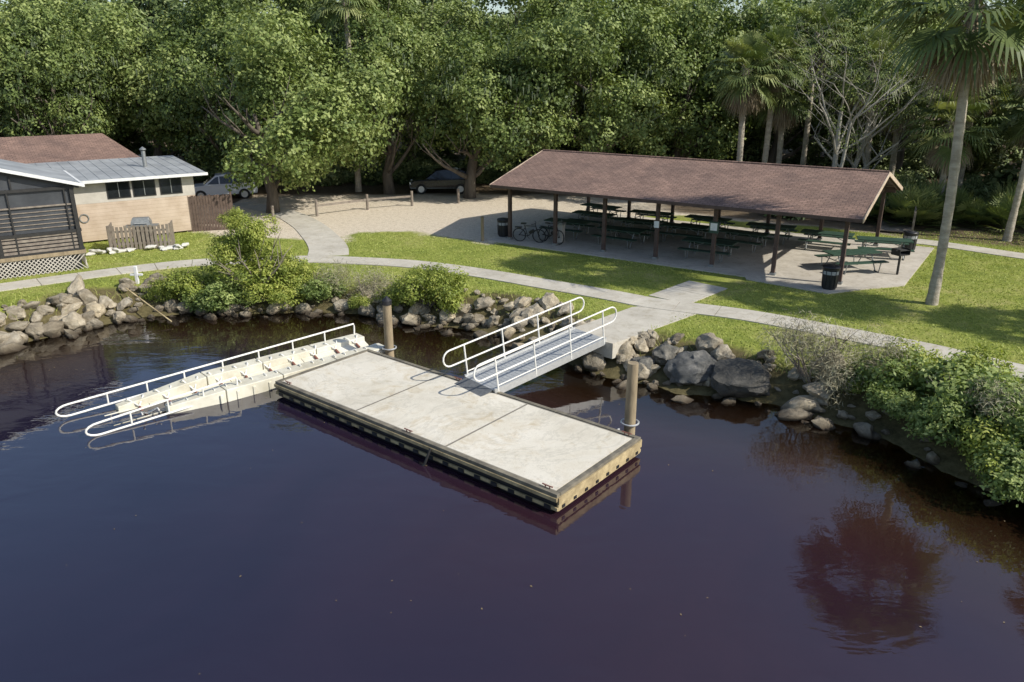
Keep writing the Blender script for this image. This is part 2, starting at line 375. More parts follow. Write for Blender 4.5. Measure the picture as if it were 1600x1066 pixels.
for i in range(120):
    x,y=q.uniform(-16,12),q.uniform(7,27)
    if float(shore_d(np.array([x]),np.array([y]))[0])>-.4: continue
    a=q.uniform(0,6.3); L=q.uniform(.012,.032)
    mb.add([(x+L*math.cos(a),y+L*math.sin(a),.008),(x-.5*L*math.sin(a),y+.5*L*math.cos(a),.012),(x-L*math.cos(a),y-L*math.sin(a),.008),(x+.5*L*math.sin(a),y-.5*L*math.cos(a),.012)],[(0,1,2,3)],'deadleafmat')
mb.obj('floating_leaves')

# ------------------------------------------------------------------ paths
def catmull(pts,step):
    P=[Vector((*p,0)) for p in pts]; P=[P[0]*2-P[1]]+P+[P[-1]*2-P[-2]]; dense=[]
    for i in range(1,len(P)-2):
        for k in range(24):
            t=k/24; a,b_,c_,d_=P[i-1],P[i],P[i+1],P[i+2]
            dense.append(.5*((2*b_)+(c_-a)*t+(2*a-5*b_+4*c_-d_)*t*t+(3*b_-a-3*c_+d_)*t**3))
    dense.append(P[-2]); out=[dense[0]];acc=0
    for a,b_ in zip(dense,dense[1:]):
        L=(b_-a).length
        while acc+L>=step:
            a=a+(b_-a).normalized()*(step-acc); out.append(a.copy()); L=(b_-a).length; acc=0
        acc+=L
    return out
def path(name,pts,w0,top,w1=None,slab=1.5):
    w1=w1 or w0; C=catmull(pts,slab/3); mb=MB(); n=len(C)
    for i in range(0,n-3,3):
        seg=C[i:i+4]; L=[];R=[]
        for j,p in enumerate(seg):
            k=i+j; d=(C[min(k+1,n-1)]-C[max(k-1,0)]).normalized(); nn=Vector((-d.y,d.x,0))
            w=(w0+(w1-w0)*k/n)/2; q=p.copy()
            if j==0:q+=d*.012
            if j==3:q-=d*.012
            L.append((q+nn*w)[:2]);R.append((q-nn*w)[:2])
        mb.prism(R+L[::-1],.9,top,'concrete')
    return mb.obj(name)
path('shore_path',PATH,1.3,1.035)
path('parking_path',PATH2,1.9,1.030,1.5)
path('pavilion_path',PATH3,1.75,1.026)
path('bridge_path',PATHB,1.3,1.030)
mb=MB(); mb.prism([(4.4,26.95),(1.75,24.2),(3.2,22.95),(6.6,26.15),(5.6,27.3)],.5,1.020,'concrete'); mb.obj('gangway_landing')
mb=MB(); mb.prism(SLAB,.9,1.045,'slab'); mb.obj('pavilion_slab')

# ------------------------------------------------------------------ pavilion
yawP=math.atan2(PLY,PLX)
pv=empty('picnic_pavilion',(FL[0],FL[1],1.045),yawP)
Wd=8.5; Ln=15.95
mb=MB()
for i in range(7):
    x=i*Ln/6
    for y in (0,Wd):
        mb.box((x,y,1.32),(.16,.16,2.64),'wood_dark')
        mb.box((x,y,.05),(.24,.24,.1),'galv')
mb.obj('posts',pv,bevel=.008)
mb=MB()
for y in (0,Wd): mb.box((Ln/2,y,2.76),(Ln+1.0,.12,.24),'wood_dark')
for i in range(14):
    x=-.55+i*(Ln+1.1)/13
    for s in (0,1):
        a=(x,-.66 if s==0 else Wd+.66,2.72); b_=(x,Wd/2,3.90); mb.beam(a,b_,.05,.16,'wood_dark')
for i in range(7): mb.box((i*Ln/6,Wd/2,2.80),(.08,Wd,.2),'wood_dark')
mb.obj('roof_framing',pv)
mb=MB(); e=.65
ov=.78
for s in (0,1):
    ye=-ov if s==0 else Wd+ov; y2=Wd/2
    za,zb=2.80,4.05
    vs=[(-e,ye,za),(Ln+e,ye,za),(Ln+e,y2,zb),(-e,y2,zb)]
    low=[(p[0],p[1],p[2]-.05) for p in vs]
    nx_=24; top=[];
    for j in range(9):
        for i in range(nx_+1):
            t=j/8; x=-e+(Ln+2*e)*i/nx_; y=ye+(y2-ye)*t; z=za+(zb-za)*t+(.014*math.sin(i*1.7+j)+.012*math.sin(i*.6-j*2))*(1 if 0<j<8 else 0)
            top.append((x,y,z))
    fs=[(j*(nx_+1)+i,j*(nx_+1)+i+1,(j+1)*(nx_+1)+i+1,(j+1)*(nx_+1)+i) for j in range(8) for i in range(nx_)]
    if s: fs=[f[::-1] for f in fs]
    mb.add(top,fs,'shingle')
    mb.add(low,[(0,1,2,3)],'wood_dark')
    mb.add([vs[0],vs[1],low[1],low[0]],[(0,1,2,3)],'wood_dark')
mb.obj('shingle_roof',pv)
mb=MB()
for x in (-e-.02,Ln+e+.02):
    for s in (0,1):
        ye=-ov-.02 if s==0 else Wd+ov+.02
        mb.beam((x,ye,2.73),(x,Wd/2,3.985),.035,.17,'siding')
for ye in (-ov-.03,Wd+ov+.03): mb.box((Ln/2,ye,2.73),(Ln+2*e,.03,.13),'wood_dark')
mb.tube([(-e,Wd/2,4.07),(Ln+e,Wd/2,4.07)],.05,'shingle',6)
mb.obj('fascia',pv)
mb=MB(); i4=4*Ln/6
mb.box((i4,-.12,1.75),(.42,.06,.5),'green'); mb.box((i4,-.155,1.78),(.3,.012,.32),'white')
mb.obj('notice_board',pv)
mb=MB(); mb.box((3*Ln/6,-.10,1.6),(.24,.02,.3),'white'); mb.obj('rules_sign',pv)

def table_mesh():
    mb=MB()
    for y in (-.29,0,.29): mb.box((0,y,.75),(2.35,.27,.045),'green')
    for s in (-1,1):
        for y in (.68,.86): mb.box((0,s*y,.45),(2.35,.165,.04),'green')
        for x in (-.8,.8):
            mb.tube([(x,s*.62,.02),(x,s*.22,.70)],.024,'galv',6)
            mb.tube([(x,s*.22,.72),(x,-s*.1,.72)],.02,'galv',6)
            mb.tube([(x,s*.95,.42),(x,s*.3,.42)],.02,'galv',6)
            mb.tube([(x,s*.92,.42),(x,s*.85,.02),(x,s*.55,.02)],.024,'galv',6)
        mb.tube([(s*.8,0,.42),(s*.1,0,.7)],.016,'galv',6)
    for x in (-.8,.8): mb.tube([(x,-.4,.42),(x,.4,.42)],.02,'galv',6)
    return mb.mesh('picnic_table')
tm=table_mesh()
def ptable(x,y,yaw): link('picnic_table',tm,None,(x,y,1.045),(0,0,yaw))
for (l,n,a) in [(2.0,2.4,.06),(5.3,2.0,-.05),(5.0,4.6,.1),(2.1,5.2,0),(9.9,1.6,.04),(10.6,4.5,-.06),(7.6,4.5,.03),(4.6,7.2,.05),(7.8,7.3,-.04),(11.2,7.0,.08),(1.3,7.6,-.1),(14.0,6.6,.05)]:
    x,y=pav(l,n); ptable(x,y,yawP+a)
ptable(14.7,32.6,rad(12)); ptable(17.3,35.2,rad(-18))

def trash():
    mb=MB(); n=20
    prof=[(.24,0),(.27,.05),(.30,.75),(.325,.78),(.325,.83)]
    for (r0,z0),(r1,z1) in zip(prof,prof[1:]):
        mb.tube([(0,0,z0),(0,0,z1)],[r0,r1],'black',n,cap=False)
    mb.tube([(0,0,.01),(0,0,.02)],.24,'black',n)
    mb.tube([(0,0,.83),(0,0,.90),(0,0,.93)],[.335,.33,.24],'black',n)
    mb.tube([(0,0,.93),(0,0,.935)],.15,'dark_metal',n)
    mb.tube([(0,0,.60),(0,0,.74)],[.300,.306],'grate',n,cap=False)
    for i in range(10):
        a=i*math.pi/5; mb.tube([(math.cos(a)*.285,math.sin(a)*.285,.08),(math.cos(a)*.312,math.sin(a)*.312,.74)],.012,'black',5)
    return mb.mesh('trash_can',True)
tr=trash()
for p in [(12.55,29.4),(-.45,39.6),(19.0,36.2)]: link('trash_can',tr,None,(p[0],p[1],1.046))

mb=MB()
mb.tube([(0,0,0),(0,0,.85)],.05,'dark_metal',10)
mb.box((0,0,.87),(.6,.45,.03),'dark_metal')
for s in (-1,1): mb.box((s*.29,0,1.0),(.02,.45,.24),'dark_metal')
mb.box((0,.215,1.0),(.56,.02,.24),'dark_metal')
for i in range(9): mb.tube([(-.28,-.2+i*.05,1.06),(.28,-.2+i*.05,1.06)],.008,'dark_metal',5)
mb.tube([(-.42,-.1,1.08),(-.3,-.1,1.08)],.014,'dark_metal',6)
mb.obj('park_grill',loc=(16.3,31.6,1.045),yaw=.4)

def bike(name,x,y,yaw,lean):
    e_=empty(name,(x,y,1.05),yaw); e_.rotation_euler[0]=lean
    mb=MB()
    for wx_ in (-.52,.52):
        ring=[(wx_+.33*math.cos(a),0,.34+.33*math.sin(a)) for a in [i*math.pi/12 for i in range(24)]]
        mb.tube(ring,.028,'tyre',6,closed=True)
        for i in range(8):
            a=i*math.pi/4; mb.tube([(wx_,0,.34),(wx_+.32*math.cos(a),0,.34+.32*math.sin(a))],.003,'galv',4)
        mb.tube([(wx_,-.05,.34),(wx_,.05,.34)],.03,'dark_metal',8)
    mb.obj('wheels',e_,True)
    mb=MB(); F='dark_metal'
    bb=(-.08,0,.30); seat=(-.22,0,.82); head=(.36,0,.84); hb=(.40,0,.66)
    for a,b_ in [(bb,seat),(seat,head),(bb,hb),(hb,head),((-.52,0,.34),bb),((-.52,0,.34),(-.2,0,.72))]: mb.tube([a,b_],.02,F,6)
    for s in (-.05,.05): mb.tube([(.52,s,.34),(.42,s,.62),head],.015,F,6)
    mb.tube([head,(.34,0,.98)],.016,F,6); mb.tube([(.22,-.3,1.0),(.34,-.12,.99),(.34,.12,.99),(.22,.3,1.0)],.014,F,6)
    mb.tube([(-.24,0,.82),(-.26,0,.92)],.014,F,6); mb.box((-.27,0,.945),(.26,.14,.05),'black')
    mb.tube([(-.08,-.08,.30),(.05,-.1,.18)],.012,F,5); mb.tube([(-.08,.08,.30),(-.2,.1,.42)],.012,F,5)
    mb.box((-.55,0,.74),(.36,.14,.03),F); mb.box((.13,0,.56),(.3,.07,.12),F,R=Matrix.Rotation(-.6,3,'Y'))
    mb.obj('frame',e_,True)
x,y=pav(1.2,-.05); bike('bicycle',x,y,yawP+.25,.12)
x,y=pav(2.2,.35); bike('bicycle',x,y,yawP-.2,-.08)
mb=MB(); mb.box((0,0,.45),(.3,.3,.9),'stucco'); mb.box((0,-.04,.94),(.42,.42,.12),'galv'); mb.tube([(0,.08,1.0),(0,.08,1.07),(0,.03,1.1)],.012,'alu',6)
x,y=pav(2.5,-.15+1.0); mb.obj('drinking_fountain',loc=(x,y,1.045),yaw=yawP,bevel=.02)

# ------------------------------------------------------------------ dock
yawD=math.atan2(-.629,.777)
dk=empty('floating_dock',(-1.89,19.23,0),yawD)
HL,HW=5.15,1.8
mb=MB()
for i in range(3):
    a=-HL+.13+i*(2*HL-.26)/3; b_=a+(2*HL-.26)/3-.035
    mb.box(((a+b_)/2,0,.46),(b_-a,2*HW-.28,.06),'deck')
mb.obj('deck_panels',dk)
mb=MB()
for i in (1,2):
    x=-HL+.13+i*(2*HL-.26)/3-.0175; mb.box((x,0,.488),(.055,2*HW-.29,.012),'joint')
for s in (-1,1): mb.box((0,s*(HW-.16),.486),(2*HL-.30,.03,.012),'joint')
mb.obj('joint_strips',dk)
mb=MB()
for s in (-1,1):
    for i in range(4):
        l=2*HL/4; mb.box((-HL+l*(i+.5),s*(HW-.06),.467),(l-.012,.12,.09),'wood_edge')
    mb.box((s*(HL-.06),0,.470),(.12,2*HW-.25,.085),'wood_edge')
    for i in range(3):
        l=(2*HL+.03)/3; mb.box((-HL-.015+l*(i+.5),s*(HW+.012),.385),(l-.01,.06,.09),'wood_yellow')
        mb.box((-HL-.015+l*(i+.5),s*(HW-.02),.14),(l-.01,.05,.08),'wood_yellow')
    mb.box((s*(HL+.012),0,.345),(.06,2*HW-.04,.165),'wood_yellow')
    mb.box((s*(HL-.01),0,.161),(.05,2*HW-.08,.15),'wood_yellow')
mb.obj('timber_frame',dk,bevel=.006)
mb=MB()
for i in range(20):
    x=-HL+.25+i*(2*HL-.5)/19
    for s in (-1,1): mb.box((x,s*(HW+.01),.14),(.18,.03,.085),'black')
for i in range(8):
    y=-HW+.22+i*(2*HW-.44)/7
    for s in (-1,1): mb.box((s*(HL+.02),y,.16),(.03,.10,.07),'black')
mb.box((0,0,.24),(2*HL-.12,2*HW-.12,.36),'black')
for i in range(6):
    mb.box((-HL+.95+i*(2*HL-1.9)/5,0,-.1),(1.5,2*HW-.2,.3),'black')
mb.obj('floats',dk)
mb=MB()
for (x,y) in [(HL-.35,-HW+.12),(-HL+.5,-HW+.12),(.4,-HW+.12),(HL-.35,HW-.12),(-1.0,HW-.12)]:
    mb.tube([(x-.14,y,.575),(x-.07,y,.57),(x+.07,y,.57),(x+.14,y,.575)],.018,'roller',6)
    for s in (-.06,.06): mb.tube([(x+s,y,.505),(x+s,y,.565)],.015,'roller',6)
mb.tube([(1.35,-HW-.05,.42),(1.30,-HW-.22,.05),(1.1,-HW-.3,-.2)],.035,'dark_metal',6)
mb.obj('cleats',dk,True)
mb=MB()
def ringpts(cx,cy,z,r,n=20): return [(cx+r*math.cos(2*math.pi*i/n),cy+r*math.sin(2*math.pi*i/n),z) for i in range(n)]
dkinv=(Matrix.Translation((-1.89,19.23,0))@Matrix.Rotation(yawD,4,'Z')).inverted()
piles=[(-4.12,24.25),(3.12,18.45)]
for i,(px_,py_) in enumerate(piles):
    q=dkinv@Vector((px_,py_,0)); mb.tube(ringpts(q.x,q.y,.42,.23),.025,'alu',6,closed=True)
    mb.tube([(q.x,min(q.y-.2,HW+.2),.42),(q.x,HW,.42)],.03,'alu',6)
mb.obj('pile_guides',dk,True)
def pile(name,x,y,top,cap):
    mb=MB(); z0=-2; mb.tube([(0,0,z0),(0,0,.5),(0,0,top)],[.155,.15,.142],'wood_weather',18)
    if cap: mb.tube([(0,0,top-.12),(0,0,top+.02),(0,0,top+.16)],[.165,.165,.02],'black',18)
    mb.obj(name,loc=(x,y,0),smooth=True)
pile('dock_piling',*piles[0],2.05,True); pile('dock_piling',*piles[1],2.1,False)

# ------------------------------------------------------------------ gangway
A=Vector((-.95,20.75,.55)); B=Vector((2.55,23.72,1.08)); dv=B-A; yawG=math.atan2(dv.y,dv.x); pit=math.atan2(dv.z,Vector((dv.x,dv.y)).length); GL=dv.length
gw=link('gangway',None,None,A,(0,-pit,yawG))
mb=MB(); gwid=1.35
mb.box((GL/2,0,.0),(GL,gwid,.04),'grate')
for i in range(int(GL/.15)): mb.box((.1+i*.15,0,.024),(.02,gwid-.1,.008),'alu')
for s in (-1,1):
    mb.box((GL/2,s*(gwid/2+.03),-.04),(GL,.06,.22),'alu')
for i in range(6): mb.box((.3+i*(GL-.6)/5,0,-.08),(.06,gwid,.1),'alu')
mb.box((-.36,0,-.012),(.74,gwid-.08,.02),'ramp',R=Matrix.Rotation(-.05,3,'Y'))
mb.obj('walkway',gw)
mb=MB()
for s in (-1,1):
    y=s*(gwid/2+.05); x0,x1=-.42,GL+.25; zt,zm=1.02,.52; r=(zt-zm)/2; pts=[]
    for i in range(9):
        a=math.pi/2+i*math.pi/8; pts.append((x0+r*math.cos(a),y,(zt+zm)/2+r*math.sin(a)))
    for i in range(9):
        a=-math.pi/2+i*math.pi/8; pts.append((x1+r*math.cos(a),y,(zt+zm)/2+r*math.sin(a)))
    mb.tube(pts,.026,'cream_pipe',8,closed=True)
    for i in range(4):
        x=.12+i*(GL-.24)/3; mb.tube([(x,y,-.1),(x,y,zt)],.026,'cream_pipe',8)
    mb.tube([(.1,y,.14),(GL-.1,y,.14)],.02,'cream_pipe',6)
mb.obj('handrails',gw,True)

# ------------------------------------------------------------------ kayak launch
ax=Vector((-.74,-.672,0)).normalized(); yawL=math.atan2(ax.y,ax.x)
kl=empty('kayak_launch',(-4.87,25.18,0),yawL)
def lz(x): return .38-.30*max(0,(x-5.6))/3.4
mb=MB()
for s in (-1,1):
    yo=s*.98; yi=s*.44
    L1=7.2 if s==1 else 8.2
    secs=[0,1.9,3.8,5.6,L1]
    for a,b_ in zip(secs,secs[1:]):
        a2,b2=a+.015,b_-.015; za,zb=lz(a2),lz(b2)
        vs=[(a2,yo,za),(b2,yo if b_<6 else s*.72,zb),(b2,yi,zb),(a2,yi,za)]
        vs+=[(p[0],p[1],-.15) for p in vs]
        fs=[(0,1,2,3),(7,6,5,4),(0,4,5,1),(1,5,6,2),(2,6,7,3),(3,7,4,0)]
        if s==1: fs=[f[::-1] for f in fs]
        mb.add(vs,fs,'cream')
    for i in range(12):
        x=.25+i*.5
        mb.box((x,s*.995,.14),(.10,.04,.28),'cream')
mb.obj('side_floats',kl,bevel=.02)
mb=MB()
def tz(x): return .10-.03*x if x<6.5 else -.095-.02*(x-6.5)
for i in range(7):
    x0=.05+i*1.22; x1=x0+1.20
    for s in (-1,1):
        vs=[(x0,s*.02,tz(x0)),(x1,s*.02,tz(x1)),(x1,s*.43,tz(x1)+.15),(x0,s*.43,tz(x0)+.15)]
        mb.add(vs+[(p[0],p[1],p[2]-.03) for p in vs],[(0,1,2,3),(7,6,5,4),(0,4,5,1),(1,5,6,2),(2,6,7,3),(3,7,4,0)],'cream')
for i in range(10):
    x=.45+i*.80
    for s in (-1,1):
        mb.tube([(x,s*.08,tz(x)+.08),(x,s*.30,tz(x)+.16)],.042,'roller',8)
        mb.tube([(x-.02,s*.03,tz(x)+.07),(x-.02,s*.36,tz(x)+.20)],.018,'cream_pipe',6)
        zz=lz(x)
        mb.tube([(x,s*.34,tz(x)+.18),(x-.22,s*.60,zz+.05),(x-.22,s*.72,zz+.02)],.022,'cream_pipe',6)
        mb.tube([(x,s*.34,tz(x)+.18),(x+.22,s*.60,zz+.05),(x+.22,s*.72,zz+.02)],.022,'cream_pipe',6)
mb.obj('roller_trough',kl,True)
mb=MB()
def rail(y,x0,x1,zs,ze,posts):
    zt=lambda x: zs+(ze-zs)*((x-x0)/(x1-x0))
    top=[(x0+(x1-x0)*i/16,y,zt(x0+(x1-x0)*i/16)) for i in range(17)]
    end=[]
    for i in range(1,9):
        a=math.pi/2-i*math.pi/8; end.append((x1+.34*math.cos(a),y-.0,zt(x1)-.17+.17*math.sin(a)))
    low=[(x1-i*.55,y,zt(x1)-.34+.02*i) for i in range(1,6)]
    start=[(x0,y,.2),(x0-.02,y,zs-.1)]
    mb.tube(start+top+end+low,.03,'cream_pipe',8)
    for x in posts: mb.tube([(x,y,min(.1,lz(x))),(x,y,zt(x))],.026,'cream_pipe',8)
rail(-.92,.15,9.3,.76,.42,[1.3,2.5,3.7,4.9,6.1,7.2,8.3])
rail(.80,5.2,9.0,.62,.36,[6.2,7.2,8.2])
mb.obj('hand_rails',kl,True)

# ------------------------------------------------------------------ rocks
def ico(name,mat,seed,sub=3,amp=.28):
    import bmesh
    from mathutils import noise as mn
    bm=bmesh.new(); bmesh.ops.create_icosphere(bm,subdivisions=sub,radius=.5)
    r=random.Random(seed); off=Vector((r.random()*50,r.random()*50,r.random()*50))
    planes=[(Vector((r.uniform(-1,1),r.uniform(-1,1),r.uniform(-.7,1))).normalized(),r.uniform(.28,.42)) for _ in range(11)]
    for v_ in bm.verts:
        p=v_.co
        for nn,dd in planes:
            k=p.dot(nn)-dd
            if k>0: p=p-nn*k*.92
        p=p*(1+amp*mn.noise(p*3.0+off)+.14*mn.noise(p*8+off)); v_.co=p
    me=bpy.data.meshes.new(name); bm.to_mesh(me); bm.free(); me.materials.append(M[mat]); me.polygons.foreach_set('use_smooth',[True]*len(me.polygons))
    try: me.set_sharp_from_angle(angle=rad(28))
    except Exception: pass
    return me
rocks=[ico('rock_mesh','rock',i) for i in range(8)]; drocks=[ico('boulder_mesh','rockdark',50+i,4,.25) for i in range(3)]
rk=empty('riprap_rocks')
rr=random.Random(11)
SV=[Vector((*p,0)) for p in SHORE[4:33]]
cum=[0]
for a,b_ in zip(SV,SV[1:]): cum.append(cum[-1]+(b_-a).length)
def at_s(s):
    for i in range(len(cum)-1):
        if s<=cum[i+1]:
            t=(s-cum[i])/(cum[i+1]-cum[i]); d=(SV[i+1]-SV[i]).normalized(); return SV[i].lerp(SV[i+1],t),Vector((-d.y,d.x,0))
    return SV[-1],Vector((0,1,0))
s=0; total=cum[-1]
def dens(p):
    x=p.x
    if x<-13.2: return 17,.52,1.9
    if x<-4.2: return 7,.42,.9
    if x<2.2: return 16,.46,1.8
    if x<8.6 and p.y>19.2: return 15,.48,1.8
    return 5,.36,.7
while s<total:
    p,nn=at_s(s); dn,sz,wd=dens(p)
    for _ in range(int(dn*.5+rr.random())):
        off=rr.uniform(-.55,wd); q=p+nn*off+Vector((rr.uniform(-.3,.3),rr.uniform(-.3,.3),0))
        if abs((q-Vector((3.3,24.4,0))).dot(Vector((.64,-.77,0))))<.85 and 24.0<q.y<27: continue
        r_=sz*rr.choice([.4,.5,.65,.8,1,1.3,1.8]); h=h1(q.x,q.y)
        link('rock',rr.choice(rocks),rk,(q.x,q.y,h+r_*.15),(rr.uniform(-.5,.5),rr.uniform(-.5,.5),rr.uniform(0,6.3)),(r_*rr.uniform(.95,1.5),r_*rr.uniform(.8,1.1),r_*rr.uniform(.55,.85)))
    s+=.5
for (x,y,sc,zz) in [(5.55,21.95,1.4,.5),(6.95,21.35,1.65,.46),(4.2,22.7,.8,.4),(4.9,22.9,.8,.75)]:
    link('boulder',rr.choice(drocks),None,(x,y,zz),(rr.uniform(-.2,.2),.1,rr.uniform(0,6)),(sc*1.15,sc,sc*.85))

# ------------------------------------------------------------------ foliage tools
rng=np.random.default_rng(5)
def unit(n,r=rng):
    v=r.normal(size=(n,3)); return v/np.linalg.norm(v,axis=1,keepdims=True)
def quads(name,v_,tint,mat):
    n=len(v_)//4
    me=bpy.data.meshes.new(name); me.vertices.add(len(v_)); me.vertices.foreach_set('co',v_.ravel())
    me.loops.add(n*4); me.loops.foreach_set('vertex_index',np.arange(n*4,dtype=np.int32))
    me.polygons.add(n); me.polygons.foreach_set('loop_start',np.arange(0,n*4,4,dtype=np.int32)); me.update(calc_edges=True)
    setattr_f(me,'tint',tint); me.materials.append(M[mat]); return me
def leaf_mesh(name,c,nrm,L,Wd_,tint,mat):
    n=len(c); t=unit(n); t=t-nrm*(t*nrm).sum(1,keepdims=True); t/=np.linalg.norm(t,axis=1,keepdims=True)+1e-9
    b_=np.cross(nrm,t); L=np.asarray(L).reshape(-1,1)*np.ones((n,1)); W_=np.asarray(Wd_).reshape(-1,1)*np.ones((n,1))
    v_=np.stack([c-t*L/2,c+b_*W_/2,c+t*L/2,c-b_*W_/2],1).reshape(-1,3).astype(np.float32)
    return quads(name,v_,np.repeat(tint,4),mat)
def lobes_mesh(name,centers,radii,ncl,nleaf,cr,leaf,mat,squash=.8,aspect=.55,tlo=.0,thi=.75,ltv=.14):
    C=[];NN=[];T=[]
    for c,r in zip(centers,radii):
        k=max(4,int(ncl*(r/np.mean(radii))**2)); d=unit(k); rr_=rng.uniform(.70,1.08,(k,1))
        lt=rng.uniform(-ltv,ltv)
        cc=c+d*rr_*r*np.array([1,1,squash]); ct=rng.uniform(tlo,thi,k)+lt+.15*d[:,2]  # clumps on lobe tops tinted lighter: sunlit tops put into the leaf colour
        lf=cc[:,None,:]+rng.normal(0,cr*.5,(k,nleaf,3))*np.array([1,1,.7])
        nn=d[:,None,:]*.75+np.array([0,0,.45])+rng.normal(0,.42,(k,nleaf,3))
        nn/=np.linalg.norm(nn,axis=2,keepdims=True)
        C.append(lf.reshape(-1,3));NN.append(nn.reshape(-1,3));T.append((ct[:,None]+rng.uniform(-.12,.18,(k,nleaf))).ravel())
    C=np.concatenate(C);NN=np.concatenate(NN);T=np.clip(np.concatenate(T),0,1)
    L=leaf*rng.uniform(.7,1.3,len(C)); return leaf_mesh(name,C,NN,L,L*aspect,T,mat)
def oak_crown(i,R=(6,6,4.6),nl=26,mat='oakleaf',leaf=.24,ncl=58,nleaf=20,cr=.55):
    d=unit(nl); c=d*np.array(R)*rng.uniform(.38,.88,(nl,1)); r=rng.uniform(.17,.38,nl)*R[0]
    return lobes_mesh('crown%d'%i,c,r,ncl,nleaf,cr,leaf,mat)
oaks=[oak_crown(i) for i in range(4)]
fars=[oak_crown(10+i,(5,5,6),22,'farleaf',.40,46,12) for i in range(3)]
def moss_mesh():
    n=150; d=unit(n); base=d*np.array([5.4,5.4,3.6])*rng.uniform(.6,1.0,(n,1))
    V_=[];T=[]
    for p in base:
        L=rng.uniform(.2,.6); w=rng.uniform(.02,.045)
        for q in range(4):
            a=rng.uniform(0,6.3); dx=np.array([math.cos(a),math.sin(a),0])*w; o=rng.normal(0,.12,3); l2=L*rng.uniform(.4,1)
            V_+= [p+o-dx,p+o+dx,p+o+dx*.2+[0,0,-l2],p+o-dx*.2+[0,0,-l2]]; T+=[rng.uniform(0,.8)]*4
    return quads('moss',np.array(V_,np.float32),np.array(T),'moss')
moss=moss_mesh()
def trunk_mesh(name,seed,H,spread,r0,lean=(0,0),mat='bark',nlimb=7):
    r=random.Random(seed); mb=MB(); pts=[Vector((0,0,-.3))]
    for i in range(1,6):
        t=i/5; pts.append(Vector((lean[0]*t*t+r.uniform(-.15,.15),lean[1]*t*t+r.uniform(-.15,.15),H*.6*t)))
    mb.tube(pts,[r0*1.35,r0,r0*.85,r0*.7,r0*.5,r0*.3],mat,10)
    for k in range(nlimb):
        i=r.choice([1,2,2,3,3,4]); p=pts[i].copy(); a=2*math.pi*k/nlimb+r.uniform(-.4,.4); L=spread*r.uniform(.6,1.0)
        d=Vector((math.cos(a),math.sin(a),r.uniform(.25,.8))).normalized(); q=[p]; rad_=[r0*.45]
        for j in range(1,7):
            d=(d+Vector((r.uniform(-.25,.25),r.uniform(-.25,.25),r.uniform(-.15,.22)))).normalized(); q.append(q[-1]+d*L/6); rad_.append(r0*.45*(1-j/7))
        mb.tube(q,rad_,mat,7)
        for j in (2,3,4,5):
            d2=(d+Vector((r.uniform(-1,1),r.uniform(-1,1),r.uniform(-.2,.8)))).normalized(); e0=q[j]
            mb.tube([e0,e0+d2*L*.18+Vector((0,0,.1)),e0+d2*L*.38+Vector((r.uniform(-.3,.3),r.uniform(-.3,.3),.3))],[rad_[j]*.6,rad_[j]*.35,.015],mat,5)
    return mb.mesh(name,True)
trs=[trunk_mesh('oak_trunk',i,9,5.5,.34,(random.uniform(-1,1),random.uniform(-.6,.6))) for i in range(4)]
leantr=trunk_mesh('oak_trunk_leaning',9,9,5.5,.36,(2.6,.6))
def oak(x,y,cz,sx,sz,k,mossy=False,tr=None,coff=(0,0),name='oak_tree',rot=None):
    e_=empty(name,(x,y,1.0))
    link('trunk',tr or trs[k%4],e_,(0,0,0),(0,0,k*1.3 if tr is None else 0),(1,1,cz/6.5))
    rt=k*2.1+x if rot is None else rot
    link('crown',oaks[k%4],e_,(coff[0],coff[1],cz-1),(0,0,rt),(sx/6,sx/6,sz/4.6))
    if mossy: link('spanish_moss',moss,e_,(coff[0],coff[1],cz-1),(0,0,k),(sx/6,sx/6,sz/4.6))
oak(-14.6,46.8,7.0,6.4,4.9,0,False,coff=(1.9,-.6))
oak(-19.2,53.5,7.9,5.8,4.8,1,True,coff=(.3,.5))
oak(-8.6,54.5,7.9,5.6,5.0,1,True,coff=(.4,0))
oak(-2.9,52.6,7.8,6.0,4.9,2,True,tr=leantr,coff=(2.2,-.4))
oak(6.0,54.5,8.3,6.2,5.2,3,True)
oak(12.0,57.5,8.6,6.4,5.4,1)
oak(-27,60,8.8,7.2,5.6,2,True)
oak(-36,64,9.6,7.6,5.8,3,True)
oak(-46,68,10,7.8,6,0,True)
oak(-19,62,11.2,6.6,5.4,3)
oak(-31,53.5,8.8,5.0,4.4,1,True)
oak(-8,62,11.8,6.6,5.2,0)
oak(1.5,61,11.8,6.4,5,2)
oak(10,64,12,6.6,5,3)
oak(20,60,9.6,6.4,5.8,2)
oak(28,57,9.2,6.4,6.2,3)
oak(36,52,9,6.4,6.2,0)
dt=empty('distant_trees')
r=random.Random(3)
for row,(yy,zc,st_) in enumerate([(69,9.5,9),(80,11,10),(94,12,13)]):
    xw=-yy*.8
    while xw<yy*.8:
        link('tree_mass',r.choice(fars),dt,(xw+r.uniform(-2,2),yy+r.uniform(-3,3),zc+r.uniform(-2.0,1.4)),(0,0,r.uniform(0,6.3)),(r.uniform(1.1,1.5),r.uniform(1.1,1.5),r.uniform(1.0,1.4)))
        xw+=r.uniform(st_*.85,st_*1.15)
xw=-62
while xw<44:
    yy=66 if xw>-20 else 74
    link('tree_mass',r.choice(fars),dt,(xw,yy+r.uniform(-1.5,1.5),3.6+r.uniform(-.5,.8)),(0,0,r.uniform(0,6.3)),(1.0,.8,.75)); xw+=r.uniform(5.5,7.5)
for (x,y,z) in [(42,44,7),(40,36,7.5),(46,50,8),(34,46,5),(-52,60,8),(-58,52,8)]:
    link('tree_mass',r.choice(fars),dt,(x,y,z),(0,0,r.uniform(0,6)),(1.2,1.2,1.2))

